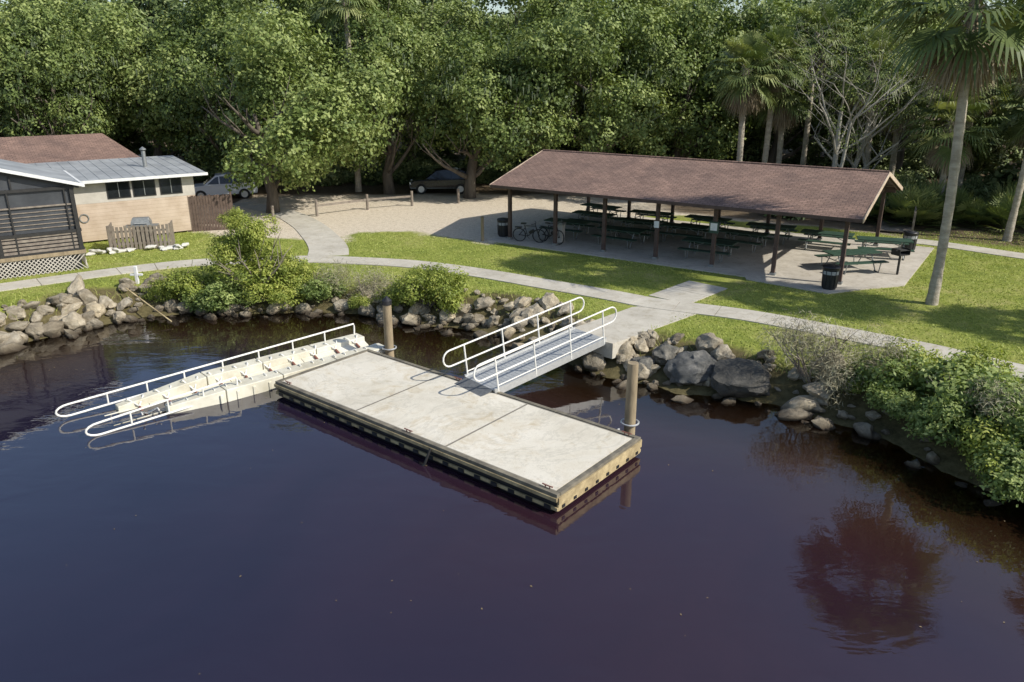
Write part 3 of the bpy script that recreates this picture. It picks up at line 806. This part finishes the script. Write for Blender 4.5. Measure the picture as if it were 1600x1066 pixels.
def shrub_mesh(name,mat,nl=7,R=(1.1,1.0,.9),leaf=.10,dens_=34,nleaf=14,cr=.2,thi=.8,aspect=.5):
    d=unit(nl); d[:,2]=np.abs(d[:,2]); c=d*np.array(R)*rng.uniform(.3,.85,(nl,1)); r_=rng.uniform(.24,.42,nl)*R[0]
    return lobes_mesh(name,c,r_,dens_,nleaf,cr,leaf,mat,.9,aspect,0,thi)
shr=[shrub_mesh('shrub_a','shrubleaf',10) for _ in range(2)]
man=[shrub_mesh('shrub_m','mangleaf',12,leaf=.115,dens_=36,nleaf=14) for _ in range(3)]
dry=[shrub_mesh('shrub_d','dryleaf',9,leaf=.16,dens_=26,nleaf=8,cr=.3,aspect=.07) for _ in range(2)]
und=[shrub_mesh('shrub_u','farleaf',8,(1.6,1.6,1.2),.2,36,14,.3) for _ in range(2)]
def stems(h,w,seed):
    r=random.Random(seed); mb=MB()
    for i in range(9):
        a=r.uniform(0,6.3); q=Vector((0,0,-.2)); pts=[q]; d=Vector((math.cos(a)*.5,math.sin(a)*.5,1)).normalized()
        for j in range(5):
            d=(d+Vector((r.uniform(-.3,.3),r.uniform(-.3,.3),r.uniform(-.1,.2)))).normalized(); q=q+d*h/5*r.uniform(.8,1.1); pts.append(q)
        mb.tube(pts,[.03,.025,.02,.014,.009,.004],'wood_grey',5)
        for j in (2,3,4):
            d2=(d+Vector((r.uniform(-1,1),r.uniform(-1,1),.3))).normalized(); mb.tube([pts[j],pts[j]+d2*.45*w],[.01,.003],'wood_grey',4)
    return mb.mesh('stems',True)
stm=[stems(1.5,1,i) for i in range(3)]
def shrub(name,x,y,parts,z=None,st=1.0):
    z=h1(x,y) if z is None else z
    e_=empty(name,(x,y,z))
    for i,(ms,dx,dy,dz,sx,sz) in enumerate(parts):
        link('foliage',ms,e_,(dx,dy,dz),(0,0,i*1.7+x),(sx,sx,sz))
    link('stems',stm[int(abs(x)*3)%3],e_,(0,0,0),(0,0,x),(st,st,st))
shrub('shoreline_shrub',-13.1,30.2,[(shr[0],0,0,.45,1.1,1.1),(man[0],.9,-.5,.1,.9,.9),(shr[1],-1.0,-.2,.3,.7,.8)])
shrub('shoreline_shrub',-10.5,30.3,[(shr[0],0,0,.7,1.5,1.3),(shr[1],-.5,.2,1.8,1.1,1.2),(shr[0],.35,0,2.4,.8,1.1),(man[1],-1.1,-.7,.1,1.1,.9),(shr[0],1.0,-.7,.1,1.1,.9),(shr[1],-.6,.3,3.0,.55,.7),(shr[1],1.2,.3,1.1,.8,.9)],st=2.1)
shrub('shoreline_shrub',-7.9,30.4,[(man[0],0,-.2,.3,1.0,.9),(dry[0],.6,0,.5,1.0,1.2),(shr[1],-.7,.2,.7,.8,1.0)])
shrub('dry_shrub',-5.8,29.9,[(dry[0],0,0,.4,1,1.2),(dry[1],.6,.1,.3,.9,.9),(shr[0],-.2,-.5,.0,.5,.5)])
shrub('shoreline_shrub',-3.4,28.9,[(shr[0],0,0,.5,1.3,1.2),(shr[1],.9,-.2,.5,1.0,1.3),(shr[1],-1.0,.2,.3,.9,.9),(shr[0],.2,-.4,1.1,.7,.8)],st=1.3)
shrub('dry_shrub',8.8,20.9,[(dry[0],0,0,.7,1.4,1.5),(dry[1],.8,-.4,.6,1.2,1.3),(dry[1],-.5,.1,1.0,.9,1.1),(dry[0],.3,-.9,.2,1.0,1.0),(shr[0],.9,-.8,.1,.5,.5)],st=1.5)
shrub('shoreline_shrub',10.4,19.7,[(man[0],0,0,.4,1.0,1.1),(dry[0],-.3,.3,.6,1.0,1.2),(shr[1],.8,.4,.5,.9,1.0),(man[2],-.2,-1.0,.1,.7,.7)])
shrub('shoreline_shrub',11.5,18.2,[(man[2],0,0,.6,1.3,1.2),(man[1],-.9,-.9,.1,.9,.9),(shr[0],.9,.7,.6,.9,1.0)])
shrub('shoreline_shrub',12.2,16.3,[(man[0],0,0,.6,1.4,1.3),(shr[1],-1.0,-.5,.0,1.0,1.0),(man[1],.9,.8,.6,1.1,1.1),(man[1],-.9,-1.2,-.1,.9,.9),(dry[1],-.4,.4,.9,.9,1.0)])
shrub('shoreline_shrub',13.8,14.4,[(man[1],0,0,.6,1.5,1.3),(man[2],-1.1,-.4,.0,1.1,1.0),(shr[0],.9,.5,.6,1.2,1.2)])
shrub('shoreline_shrub',14.3,17.4,[(man[1],0,0,.5,1.1,1.2),(man[2],.9,.4,.6,1.0,1.0)])
us=empty('understory_shrubs')
for i in range(60):
    x=r.uniform(16,44); y=r.uniform(45,56) if x<26 else r.uniform(41.5,54)
    link('shrub',r.choice(und),us,(x,y,1.2),(0,0,r.uniform(0,6)),(r.uniform(.7,1.5),)*2+(r.uniform(.8,1.7),))
for i in range(50):
    x=r.uniform(-24,16); y=r.uniform(58.5,63)
    link('shrub',r.choice(und),us,(x,y,1.2),(0,0,r.uniform(0,6)),(r.uniform(.8,1.5),)*2+(r.uniform(.6,1.4),))
for i in range(26):
    x=r.uniform(-60,-20); y=r.uniform(68,72)
    link('shrub',r.choice(und),us,(x,y,1.2),(0,0,r.uniform(0,6)),(r.uniform(.9,1.6),)*2+(r.uniform(.8,1.8),))

# palms
def fan_crown(name,nf,elo,ehi,mat,plen=1.1,blen=.95,droop=.35,tl=0,th=.8):
    V_=[];T=[]
    for k in range(nf):
        az=k*2.399+rng.uniform(-.2,.2); el=rad(ehi+(elo-ehi)*((k+.5)/nf)+rng.uniform(-8,8))
        d=np.array([math.cos(az)*math.cos(el),math.sin(az)*math.cos(el),math.sin(el)])
        side=np.array([-math.sin(az),math.cos(az),0]); up=np.cross(d,side)*-1; up=up if up[2]>=0 else -up
        pl=plen*rng.uniform(.8,1.15); tip=d*pl-np.array([0,0,.12*pl])
        w=.02; V_+=[side*w,-side*w,tip-side*w,tip+side*w]; tt=rng.uniform(tl,th); T+=[tt]*4
        ns=24
        for j in range(ns):
            a=rad(-120+240*(j+.5)/ns); L=blen*(.55+.45*math.cos(a*.62))*rng.uniform(.85,1.1)
            sd_=d*math.cos(a)+side*math.sin(a)+up*(.28*abs(math.sin(a)))
            sd_/=np.linalg.norm(sd_); pr=np.cross(sd_,up); pr/=np.linalg.norm(pr)+1e-9
            w=.036*blen; mid=tip+sd_*L*.6-np.array([0,0,.06*L]); en=tip+sd_*L*.92-np.array([0,0,droop*L*rng.uniform(.7,1.3)])
            t2=tt+rng.uniform(-.1,.15)
            V_+=[tip-pr*w*.3,tip+pr*w*.3,mid+pr*w,mid-pr*w]; V_+=[mid-pr*w,mid+pr*w,en+pr*w*.15,en-pr*w*.15]; T+=[t2]*8
    return quads(name,np.array(V_,np.float32),np.clip(np.array(T),0,1),mat)
pcs=[fan_crown('palm_crown',46,-50,82,'palmleaf') for _ in range(3)]
pds=[fan_crown('palm_dead',24,-84,-45,'deadleaf',.9,.75,.5) for _ in range(2)]
def palm(x,y,H,sc=1.0,lean=(0,0),dead=True,r0=.2,name='cabbage_palm'):
    e_=empty(name,(x,y,1.0)); mb=MB(); pts=[];rs=[]
    n=40
    for i in range(n+1):
        t=i/n; pts.append((lean[0]*t**1.5+.06*math.sin(t*5),lean[1]*t**1.5,-.1+(H+.1)*t)); rs.append(r0*(1.25-.35*min(1,t*6))*(1+.045*math.sin(i*2.4)+.02*math.sin(i*5.1)))
    mb.tube(pts,rs,'palmbark',14); mb.obj('trunk',e_,True)
    mb=MB()
    for i in range(26):
        a=i*2.4; z=H-1.1+i*.045; p=Vector((lean[0],lean[1],z)); d=Vector((math.cos(a),math.sin(a),.0))
        mb.beam(p+d*r0*.6,p+d*(r0+.16)+Vector((0,0,.22)),.07,.03,'wood_grey')
    mb.obj('leaf_boots',e_)
    top=(lean[0],lean[1],H)
    link('fronds',pcs[int(x*7)%3],e_,top,(0,0,x),(sc,sc,sc))
    if dead: link('dead_fronds',pds[int(x*5)%2],e_,(top[0],top[1],H-.25),(0,0,x*2),(sc*.95,sc*.95,sc*.95))
palm(15.6,27.4,10.6,1.65,(-.35,.1),r0=.18)
palm(25.2,38.6,9.8,1.5,(.3,0),r0=.18)
palm(21.2,23.4,9.5,1.4,(.3,.2)); palm(27.8,20.2,9.2,1.4)
palm(14.0,48.5,8.3,1.35,r0=.2); palm(17.3,51,7.2,1.3); palm(16.0,50,9.0,1.2,(.3,0)); palm(22.0,48.5,8.6,1.4,(-.5,0)); palm(24,49.5,7.0,1.3)
palm(27,47,8.4,1.4); palm(29.5,44,6.6,1.5); palm(33,42,9,1.4); palm(24.6,44.5,5.5,1.4); palm(31.5,38.5,9.5,1.4,(-.4,0))
palm(-11.0,55.5,12.9,1.4,dead=False); palm(-44,60,13,1.6); palm(-40,58,14,1.6,(.8,0)); palm(20,54,10.5,1.3)
pm_=empty('saw_palmettos')
smesh=fan_crown('palmetto',20,5,85,'palmleaf',.9,.85,.15,.1,.7)
for i in range(60):
    x=r.uniform(18.5,40); y=43+r.uniform(0,5)-(x-19)*.22
    link('palmetto',smesh,pm_,(x,y,1.05),(0,0,r.uniform(0,6)),(r.uniform(.8,1.7),)*3)
def bare(name,x,y,H,seed):
    r=random.Random(seed); mb=MB(); tips=[]
    def br(p,d,L,ra,dep):
        pts=[p];rs=[ra]; n=5
        for j in range(n):
            d=(d+Vector((r.uniform(-.22,.22),r.uniform(-.22,.22),r.uniform(-.08,.14)))).normalized(); pts.append(pts[-1]+d*L/n); rs.append(ra*(1-.45*(j+1)/n))
        mb.tube(pts,rs,'barkpale',7 if dep<2 else 4,cap=False)
        if dep>=3: tips.append(pts[-1])
        if dep<4:
            for k in range(3 if dep else 5):
                j=r.choice([2,3,4,5]); a=r.uniform(0,6.3); s_=Vector((math.cos(a),math.sin(a),r.uniform(-.1,.7)))
                br(pts[j],(d*.55+s_*.75).normalized(),L*r.uniform(.55,.75),rs[j]*.52,dep+1)
    br(Vector((0,0,-.2)),Vector((.05,0,1)),H*.55,.2,0); br(Vector((.3,0,-.2)),Vector((.3,0,1)),H*.5,.14,0)
    e_=empty(name,(x,y,1)); mb.obj('branches',e_,smooth=True)
    pts=np.array([tuple(t) for t in tips if r.random()<.25])
    link('sparse_leaves',lobes_mesh('sparse',pts,np.full(len(pts),.45),5,10,.4,.12,'oakleaf',thi=1.0),e_)
bare('sparse_leafed_tree',18.6,45.8,11.5,5); bare('sparse_leafed_tree',20.8,47.5,10,8)

# lawn blades
n=120000
px_=rng.uniform(-24,27,n); py_=rng.uniform(19,41,n); d=shore_d(px_,py_)
ok=(d>1.9)&(dist_poly(px_,py_,PATH)>.68)&(dist_poly(px_,py_,PATH2)>1.0)&(dist_poly(px_,py_,PATH3)>.9)&(dist_poly(px_,py_,PATHB)>.7)&(~inside(px_,py_,SLAB))&(sd(px_,py_,SAND)<-.1)&(dist_poly(px_,py_,[(5.2,27),(2.4,23.6)])>1.15)
px_,py_=px_[ok],py_[ok]; k=len(px_); a=rng.uniform(0,6.3,k); hh=rng.uniform(.025,.06,k); ww=rng.uniform(.012,.03,k)
dx=np.cos(a)*ww;dy=np.sin(a)*ww; lx=rng.normal(0,.03,k);ly=rng.normal(0,.03,k); z=np.full(k,.995)
V_=np.stack([np.stack([px_-dx,py_-dy,z],1),np.stack([px_+dx,py_+dy,z],1),np.stack([px_+dx*.3+lx,py_+dy*.3+ly,z+hh],1),np.stack([px_-dx*.3+lx,py_-dy*.3+ly,z+hh],1)],1).reshape(-1,3).astype(np.float32)
link('lawn_grass',quads('lawn_grass',V_,np.repeat(np.clip(.4+wob(px_*.4,py_*.4)*.3+rng.uniform(-.2,.3,k),0,1),4),'blades'))
n=14000; px_=rng.uniform(-22,14,n); py_=rng.uniform(17,33,n); d=shore_d(px_,py_); ok=(d>.9)&(d<2.4)&(dist_poly(px_,py_,[(5.2,27),(2.4,23.6)])>1.15); px_,py_=px_[ok],py_[ok]; k=len(px_)
hz=height(px_,py_); a=rng.uniform(0,6.3,k); hh=rng.uniform(.10,.30,k); ww=.014; dx=np.cos(a)*ww;dy=np.sin(a)*ww; lx=rng.normal(0,.09,k);ly=rng.normal(0,.09,k)
V_=np.stack([np.stack([px_-dx,py_-dy,hz],1),np.stack([px_+dx,py_+dy,hz],1),np.stack([px_+dx*.2+lx,py_+dy*.2+ly,hz+hh],1),np.stack([px_-dx*.2+lx,py_-dy*.2+ly,hz+hh],1)],1).reshape(-1,3).astype(np.float32)
link('bank_grass',quads('bank_grass',V_,np.repeat(rng.uniform(.2,1,k),4),'blades'))

# ------------------------------------------------------------------ house
hs=empty('screened_porch_building',(-18.6,32.8,1.0),math.atan2(.585,.81))
zf=.85; ze=3.62; rs=1.3; pw=9.0; pd=5.8
mb=MB()
for x in (-.07,-3.0,-6.0,-8.93):
    mb.box((x,0,(zf+ze)/2),(.16,.16,ze-zf),'dark_metal')
for y in (2.9,5.7): mb.box((-.07,y,(zf+ze)/2),(.14,.14,ze-zf),'dark_metal')
for z in (zf+.05,1.72,ze-.08):
    mb.box((-pw/2,-.01,z),(pw,.10,.12),'dark_metal'); mb.box((0.0,pd/2,z+.002),(.10,pd,.12),'dark_metal')
mb.box((-.35,-.02,(zf+ze)/2),(.05,.05,ze-zf),'dark_metal'); mb.box((-2.4,-.02,(zf+ze)/2),(.06,.05,ze-zf),'dark_metal')
for s in (0,1):
    a=(0.25,-.05,ze-.02) if s==0 else (-pw-.25,-.05,ze-.02); mb.beam(a,(-pw/2,-.05,ze+rs),.06,.22,'dark_metal')
mb.box((-pw/2,-.02,ze+.5),(.1,.06,1.2),'dark_metal')
for x in (-2.2,-6.8): mb.box((x,-.02,ze+.25),(.06,.05,.55),'dark_metal')
mb.obj('porch_frame',hs)
mb=MB()
mb.add([(-pw,.05,zf),(0,.05,zf),(0,.05,ze),(-pw/2,.05,ze+rs-.05),(-pw,.05,ze)],[(0,1,2,3,4)],'screen')
mb.add([(-.04,.05,zf),(-.04,pd,zf),(-.04,pd,ze),(-.04,.05,ze)],[(0,1,2,3)],'screen')
mb.obj('porch_screens',hs)
mb=MB()
for i in range(5):
    mb.box((-pw/2,.0,zf+.16+i*.155),(pw-.1,.05,.10),'wood_grey'); mb.box((-.02,pd/2,zf+.162+i*.155),(.04,pd-.1,.10),'wood_grey')
for i in range(5): mb.box((-pw/2,.03,1.95+i*.17),(pw-.1,.03,.035),'wood_grey')
mb.box((-pw/2,-.0,2.85),(pw-.1,.07,.06),'wood_grey')
mb.obj('porch_slats',hs)
mb=MB()
mb.box((-pw/2,-.04,zf-.06),(pw+.1,.1,.16),'wood_weather'); mb.box((.04,pd/2,zf-.062),(.08,pd,.16),'wood_weather')
s_=.17
for i in range(int(pw/s_)+5):
    for sg in (-1,1):
        x=-pw+i*s_
        a=Vector((x,-.03-.012*sg,.02)); b_=Vector((x+sg*.7,-.03-.012*sg,.72))
        if min(a.x,b_.x)<-pw or max(a.x,b_.x)>0.03: continue
        mb.beam(a,b_,.012,.035,'stucco')
for i in range(int(pd/s_)+3):
    for sg in (-1,1):
        y=i*s_; a=Vector((.03+.012*sg,y,.02)); b_=Vector((.03+.012*sg,y+sg*.7,.72))
        if min(a.y,b_.y)<-.02 or max(a.y,b_.y)>pd: continue
        mb.beam(a,b_,.012,.035,'stucco')
mb.obj('lattice_skirt',hs)
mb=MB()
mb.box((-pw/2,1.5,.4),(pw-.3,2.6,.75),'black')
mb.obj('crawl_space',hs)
mb=MB()
def slab3(pts,th,k):
    low=[(p[0],p[1],p[2]-th) for p in pts]; n=len(pts)
    mb.add(list(pts)+low,[tuple(range(n)),tuple(range(2*n-1,n-1,-1))]+[(i,n+i,n+(i+1)%n,(i+1)%n) for i in range(n)],k)
slab3([(.35,-.25,ze+.02),(.35,pd-.15,ze+.02),(-pw/2,pd-.15,ze+rs+.13),(-pw/2,-.25,ze+rs+.13)],.06,'metalroof')
slab3([(-pw-.35,pd-.15,ze+.02),(-pw-.35,-.25,ze+.02),(-pw/2,-.25,ze+rs+.131),(-pw/2,pd-.15,ze+rs+.131)],.06,'metalroof')
mb.beam((.39,-.27,ze),(-pw/2,-.27,ze+rs+.12),.03,.13,'white')
mb.box((.40,pd/2-.2,ze-.02),(.1,pd,.12),'white')
slab3([(-6,pd-.5,3.12),(6.9,pd-.5,3.12),(6.9,12.4,3.42),(-6,12.4,3.42)],.12,'metalroof')
for i in range(24): mb.beam((-5.4+i*.52,pd-.5,3.125),(-5.4+i*.52,12.4,3.425),.025,.025,'metalroof')
mb.box((.5,pd-.53,3.06),(12.9,.05,.14),'white')
mb.obj('metal_roof',hs)
mb=MB()
mb.tube([(4.6,8.6,3.0),(4.6,8.6,4.1)],.11,'galv',12); mb.tube([(4.6,8.6,4.15),(4.6,8.6,4.2),(4.6,8.6,4.32)],[.17,.17,.02],'galv',12); mb.obj('vent_pipe',hs,True)
mb=MB()
mb.box((3.1,pd+.1,1.02),(6.4,.2,1.85),'siding'); mb.box((3.1,pd+.1,2.5),(6.42,.21,1.1),'stucco')
mb.box((6.2,9.3,1.5),(.2,6.2,3.0),'siding')
mb.obj('kitchen_walls',hs)
mb=MB()
for x in (2.35,3.55,4.85):
    mb.box((x+.3,pd-.015,2.52),(1.1,.03,.86),'dark_metal'); mb.box((x+.3,pd-.035,2.52),(.98,.02,.74),'glass')
    mb.box((x+.3,pd-.05,2.52),(.03,.02,.74),'galv')
ringp=[(.9+.2*math.cos(a),pd-.03,1.25+.2*math.sin(a)) for a in [i*math.pi/10 for i in range(20)]]
mb.tube(ringp,.03,'galv',6,closed=True)
mb.obj('kitchen_windows',hs)
mb=MB()
slab3([(-22,12.3,3.36),(5.2,12.3,3.36),(4.0,16.8,4.55),(-22,16.8,4.55)],.12,'shingle')
slab3([(-22,16.8,4.55),(4.0,16.8,4.551),(5.2,21.3,3.36),(-22,21.3,3.36)],.12,'shingle')
mb.add([(5.2,12.3,3.24),(5.2,21.3,3.24),(4.0,16.8,4.42)],[(0,1,2)],'siding')
mb.box((-8.6,16.8,1.6),(26.6,8.5,3.2),'siding')
mb.obj('shingle_roof',hs)

fx=Vector((-17.4,40.9,1.0)); fd=Vector((.95,.32,0)).normalized()
mb=MB()
for i in range(17):
    mb.box((i*.142,0,.95+.03*math.sin(i*2.3)),(.125,.025,1.9),'fence')
for z in (.4,1.5): mb.box((1.15,.035,z),(2.4,.045,.09),'fence')
for x in (0,2.35): mb.box((x,.08,1.0),(.1,.1,2.05),'fence')
mb.obj('privacy_fence',loc=fx,yaw=math.atan2(fd.y,fd.x))
en=empty('picket_enclosure',(-18.15,37.2,1.0),math.atan2(.585,.81)-.35)
mb=MB(); q=random.Random(2)
for i in range(15): mb.box((-1.3+i*.185,-.6,.58+q.uniform(-.03,.04)),(.13,.025,1.16),'wood_grey')
for i in range(7):
    for s in (-1.38,1.38): mb.box((s,-.5+i*.185,.58+q.uniform(-.03,.04)),(.025,.13,1.16),'wood_grey')
mb.box((0,-.565,.9),(2.7,.04,.09),'wood_grey'); mb.box((0,-.565,.3),(2.7,.04,.09),'wood_grey')
mb.obj('pickets',en)
mb=MB()
mb.box((0,0,.55),(.9,.5,.7),'dark_metal'); mb.box((0,0,1.0),(1.5,.55,.06),'galv')
prof=[(-.45,1.03),(.45,1.03),(.45,1.2),(.36,1.4),(-.36,1.4),(-.45,1.2)]
mb.extr(prof,-.27,.27,'galv',[0,0,.02,.1,.1,.02]); mb.tube([(-.3,-.3,1.15),(.3,-.3,1.15)],.02,'alu',6)
mb.obj('gas_grill',loc=(-18.2,37.5,1.0),yaw=.3,bevel=.02)
sb=empty('sandbag_pile'); q=random.Random(4)
bag=ico('sandbag','sandbag',99,3,.1)
for i in range(26):
    t=q.uniform(-1.9,2.2); off=q.uniform(-.2,.25); x=-18.0+t*.92+off*.3; y=36.2+t*.33+off
    link('sandbag',bag,sb,(x,y,1.07+q.choice([0,0,.1])),(0,0,q.uniform(0,3)),(.55,.32,.2))
mb=MB(); mb.box((0,0,.25),(.12,.12,.9),'white'); mb.box((0,0,.35),(.5,.1,.08),'white'); mb.obj('utility_stub',loc=(-15.4,30.6,.95),bevel=.01)
mb=MB(); mb.beam((-15.4,29.6,1.0),(-13.0,27.9,.15),.05,.03,'wood_yellow'); mb.obj('fallen_plank')

pp=[(-13.6,43.6),(-11.6,45.6),(-9.0,47.9),(-6.4,49.3),(-3.5,50.3)]
mb=MB()
for x,y in pp: mb.tube([(x,y,.8),(x,y,1.95)],.085,'wood_grey',10)
for a,b_ in zip(pp[1:3],pp[2:4]): mb.beam((*a,1.62),(*b_,1.62),.05,.12,'wood_grey')
mb.obj('parking_rail_fence')
mb=MB(); mb.tube([(0,0,-.1),(0,0,1.25)],.08,'wood_weather',10); mb.obj('wooden_post',loc=(-1.5,38.6,1.0),smooth=True)

fb=empty('wooden_footbridge',(21.8,43.2,1.0),rad(62))
mb=MB(); 
for i in range(26): mb.box((-3+i*.24,0,.12),(.21,1.6,.05),'wood_grey')
for s in (-.8,.8):
    mb.box((0,s,0.02),(6.2,.1,.16),'wood_grey')
    for i in range(6): mb.box((-3+i*1.2,s*1.04,.55),(.1,.1,1.3),'wood_grey')
    for z in (.55,.85,1.15): mb.box((0,s*1.0,z),(6.1,.05,.1),'wood_grey')
mb.obj('bridge_deck',fb)

# ------------------------------------------------------------------ cars
def car(name,x,y,yaw,paint):
    e_=empty(name,(x,y,1.0),yaw)
    mb=MB()
    body=[(-2.2,.35),(-2.25,.7),(-2.15,.98),(-1.0,1.02),(.85,1.02),(1.9,.92),(2.2,.75),(2.25,.45),(2.15,.32)]
    mb.extr(body,-.9,.9,paint,[.03,0,.05,.06,.06,.08,.1,.06,.05])
    cab=[(-2.1,.97),(-1.95,1.35),(-1.6,1.62),(-.2,1.68),(.35,1.60),(1.15,1.0)]
    mb.extr(cab,-.84,.84,paint,[.0,.12,.2,.22,.2,.02])
    mb.obj('body',e_,bevel=.05)
    mb=MB()
    for s in (-1,1):
        for q_ in ([(-1.85,1.06),(-1.6,1.48),(-.75,1.55),(-.75,1.06)],[(-.68,1.06),(-.68,1.55),(.12,1.53),(.12,1.06)],[(.2,1.06),(.2,1.52),(.34,1.50),(.92,1.06)]):
            vs=[(p[0],s*(.848-(p[1]-1.0)*.30),p[1]) for p in q_]; mb.add(vs,[tuple(range(len(q_)))],'glass')
    mb.add([(1.16,-.72,1.04),(1.16,.72,1.04),(.42,.6,1.575),(.42,-.6,1.575)],[(0,1,2,3)],'glass')
    mb.add([(-2.125,-.72,1.05),(-2.125,.72,1.05),(-1.92,.62,1.5),(-1.92,-.62,1.5)],[(0,1,2,3)],'glass')
    mb.box((-2.2,0,.55),(.12,1.5,.12),'dark_metal'); mb.box((2.22,0,.5),(.1,1.4,.2),'dark_metal')
    for s in (-.7,.7):
        mb.box((-2.2,s,.85),(.08,.28,.16),'roller'); mb.box((2.16,s,.75),(.1,.34,.12),'white')
    mb.obj('windows_trim',e_)
    mb=MB()
    for wx_ in (-1.35,1.4):
        for s in (-1,1):
            mb.tube([(wx_,s*.70,.34),(wx_,s*.93,.34)],.36,'tyre',20); mb.tube([(wx_,s*.93,.34),(wx_,s*.945,.34)],.22,'alu',12)
    mb.obj('wheels',e_,True)
car('parked_suv',-19.6,52.5,rad(200),'carwhite')
car('parked_car',-5.0,55.2,rad(183),'carblack')
car('parked_car',-45.5,66,rad(20),'carblue')
car('parked_car',-30.5,64,rad(10),'carwhite')

# ------------------------------------------------------------------ light, sky, camera
az=Vector((.92,-.40,0)).normalized(); el=rad(39)
sdv=Vector((az.x*math.cos(el),az.y*math.cos(el),math.sin(el)))
sun=bpy.data.lights.new('sun','SUN'); sun.energy=5.0; sun.angle=rad(.5); sun.color=(1,.955,.86)
so=link('sun',sun); so.rotation_euler=sdv.to_track_quat('Z','Y').to_euler()
w_=bpy.data.worlds.new('World'); scene.world=w_; w_.use_nodes=True; nt=w_.node_tree
sk=nt.nodes.new('ShaderNodeTexSky'); sk.sky_type='NISHITA'; sk.sun_disc=False; sk.sun_elevation=el; sk.sun_rotation=math.atan2(az.x,az.y)
bg=nt.nodes['Background']; nt.links.new(sk.outputs[0],bg.inputs[0]); bg.inputs[1].default_value=.15
cam=bpy.data.cameras.new('camera'); cam.lens=27; cam.sensor_width=36; cam.clip_end=3000; cam.clip_start=.1
co=link('camera',cam,None,(0,0,9.2),(rad(90-19.42),0,0)); scene.camera=co
scene.view_settings.view_transform='Standard'; scene.view_settings.look='None'; scene.view_settings.exposure=0
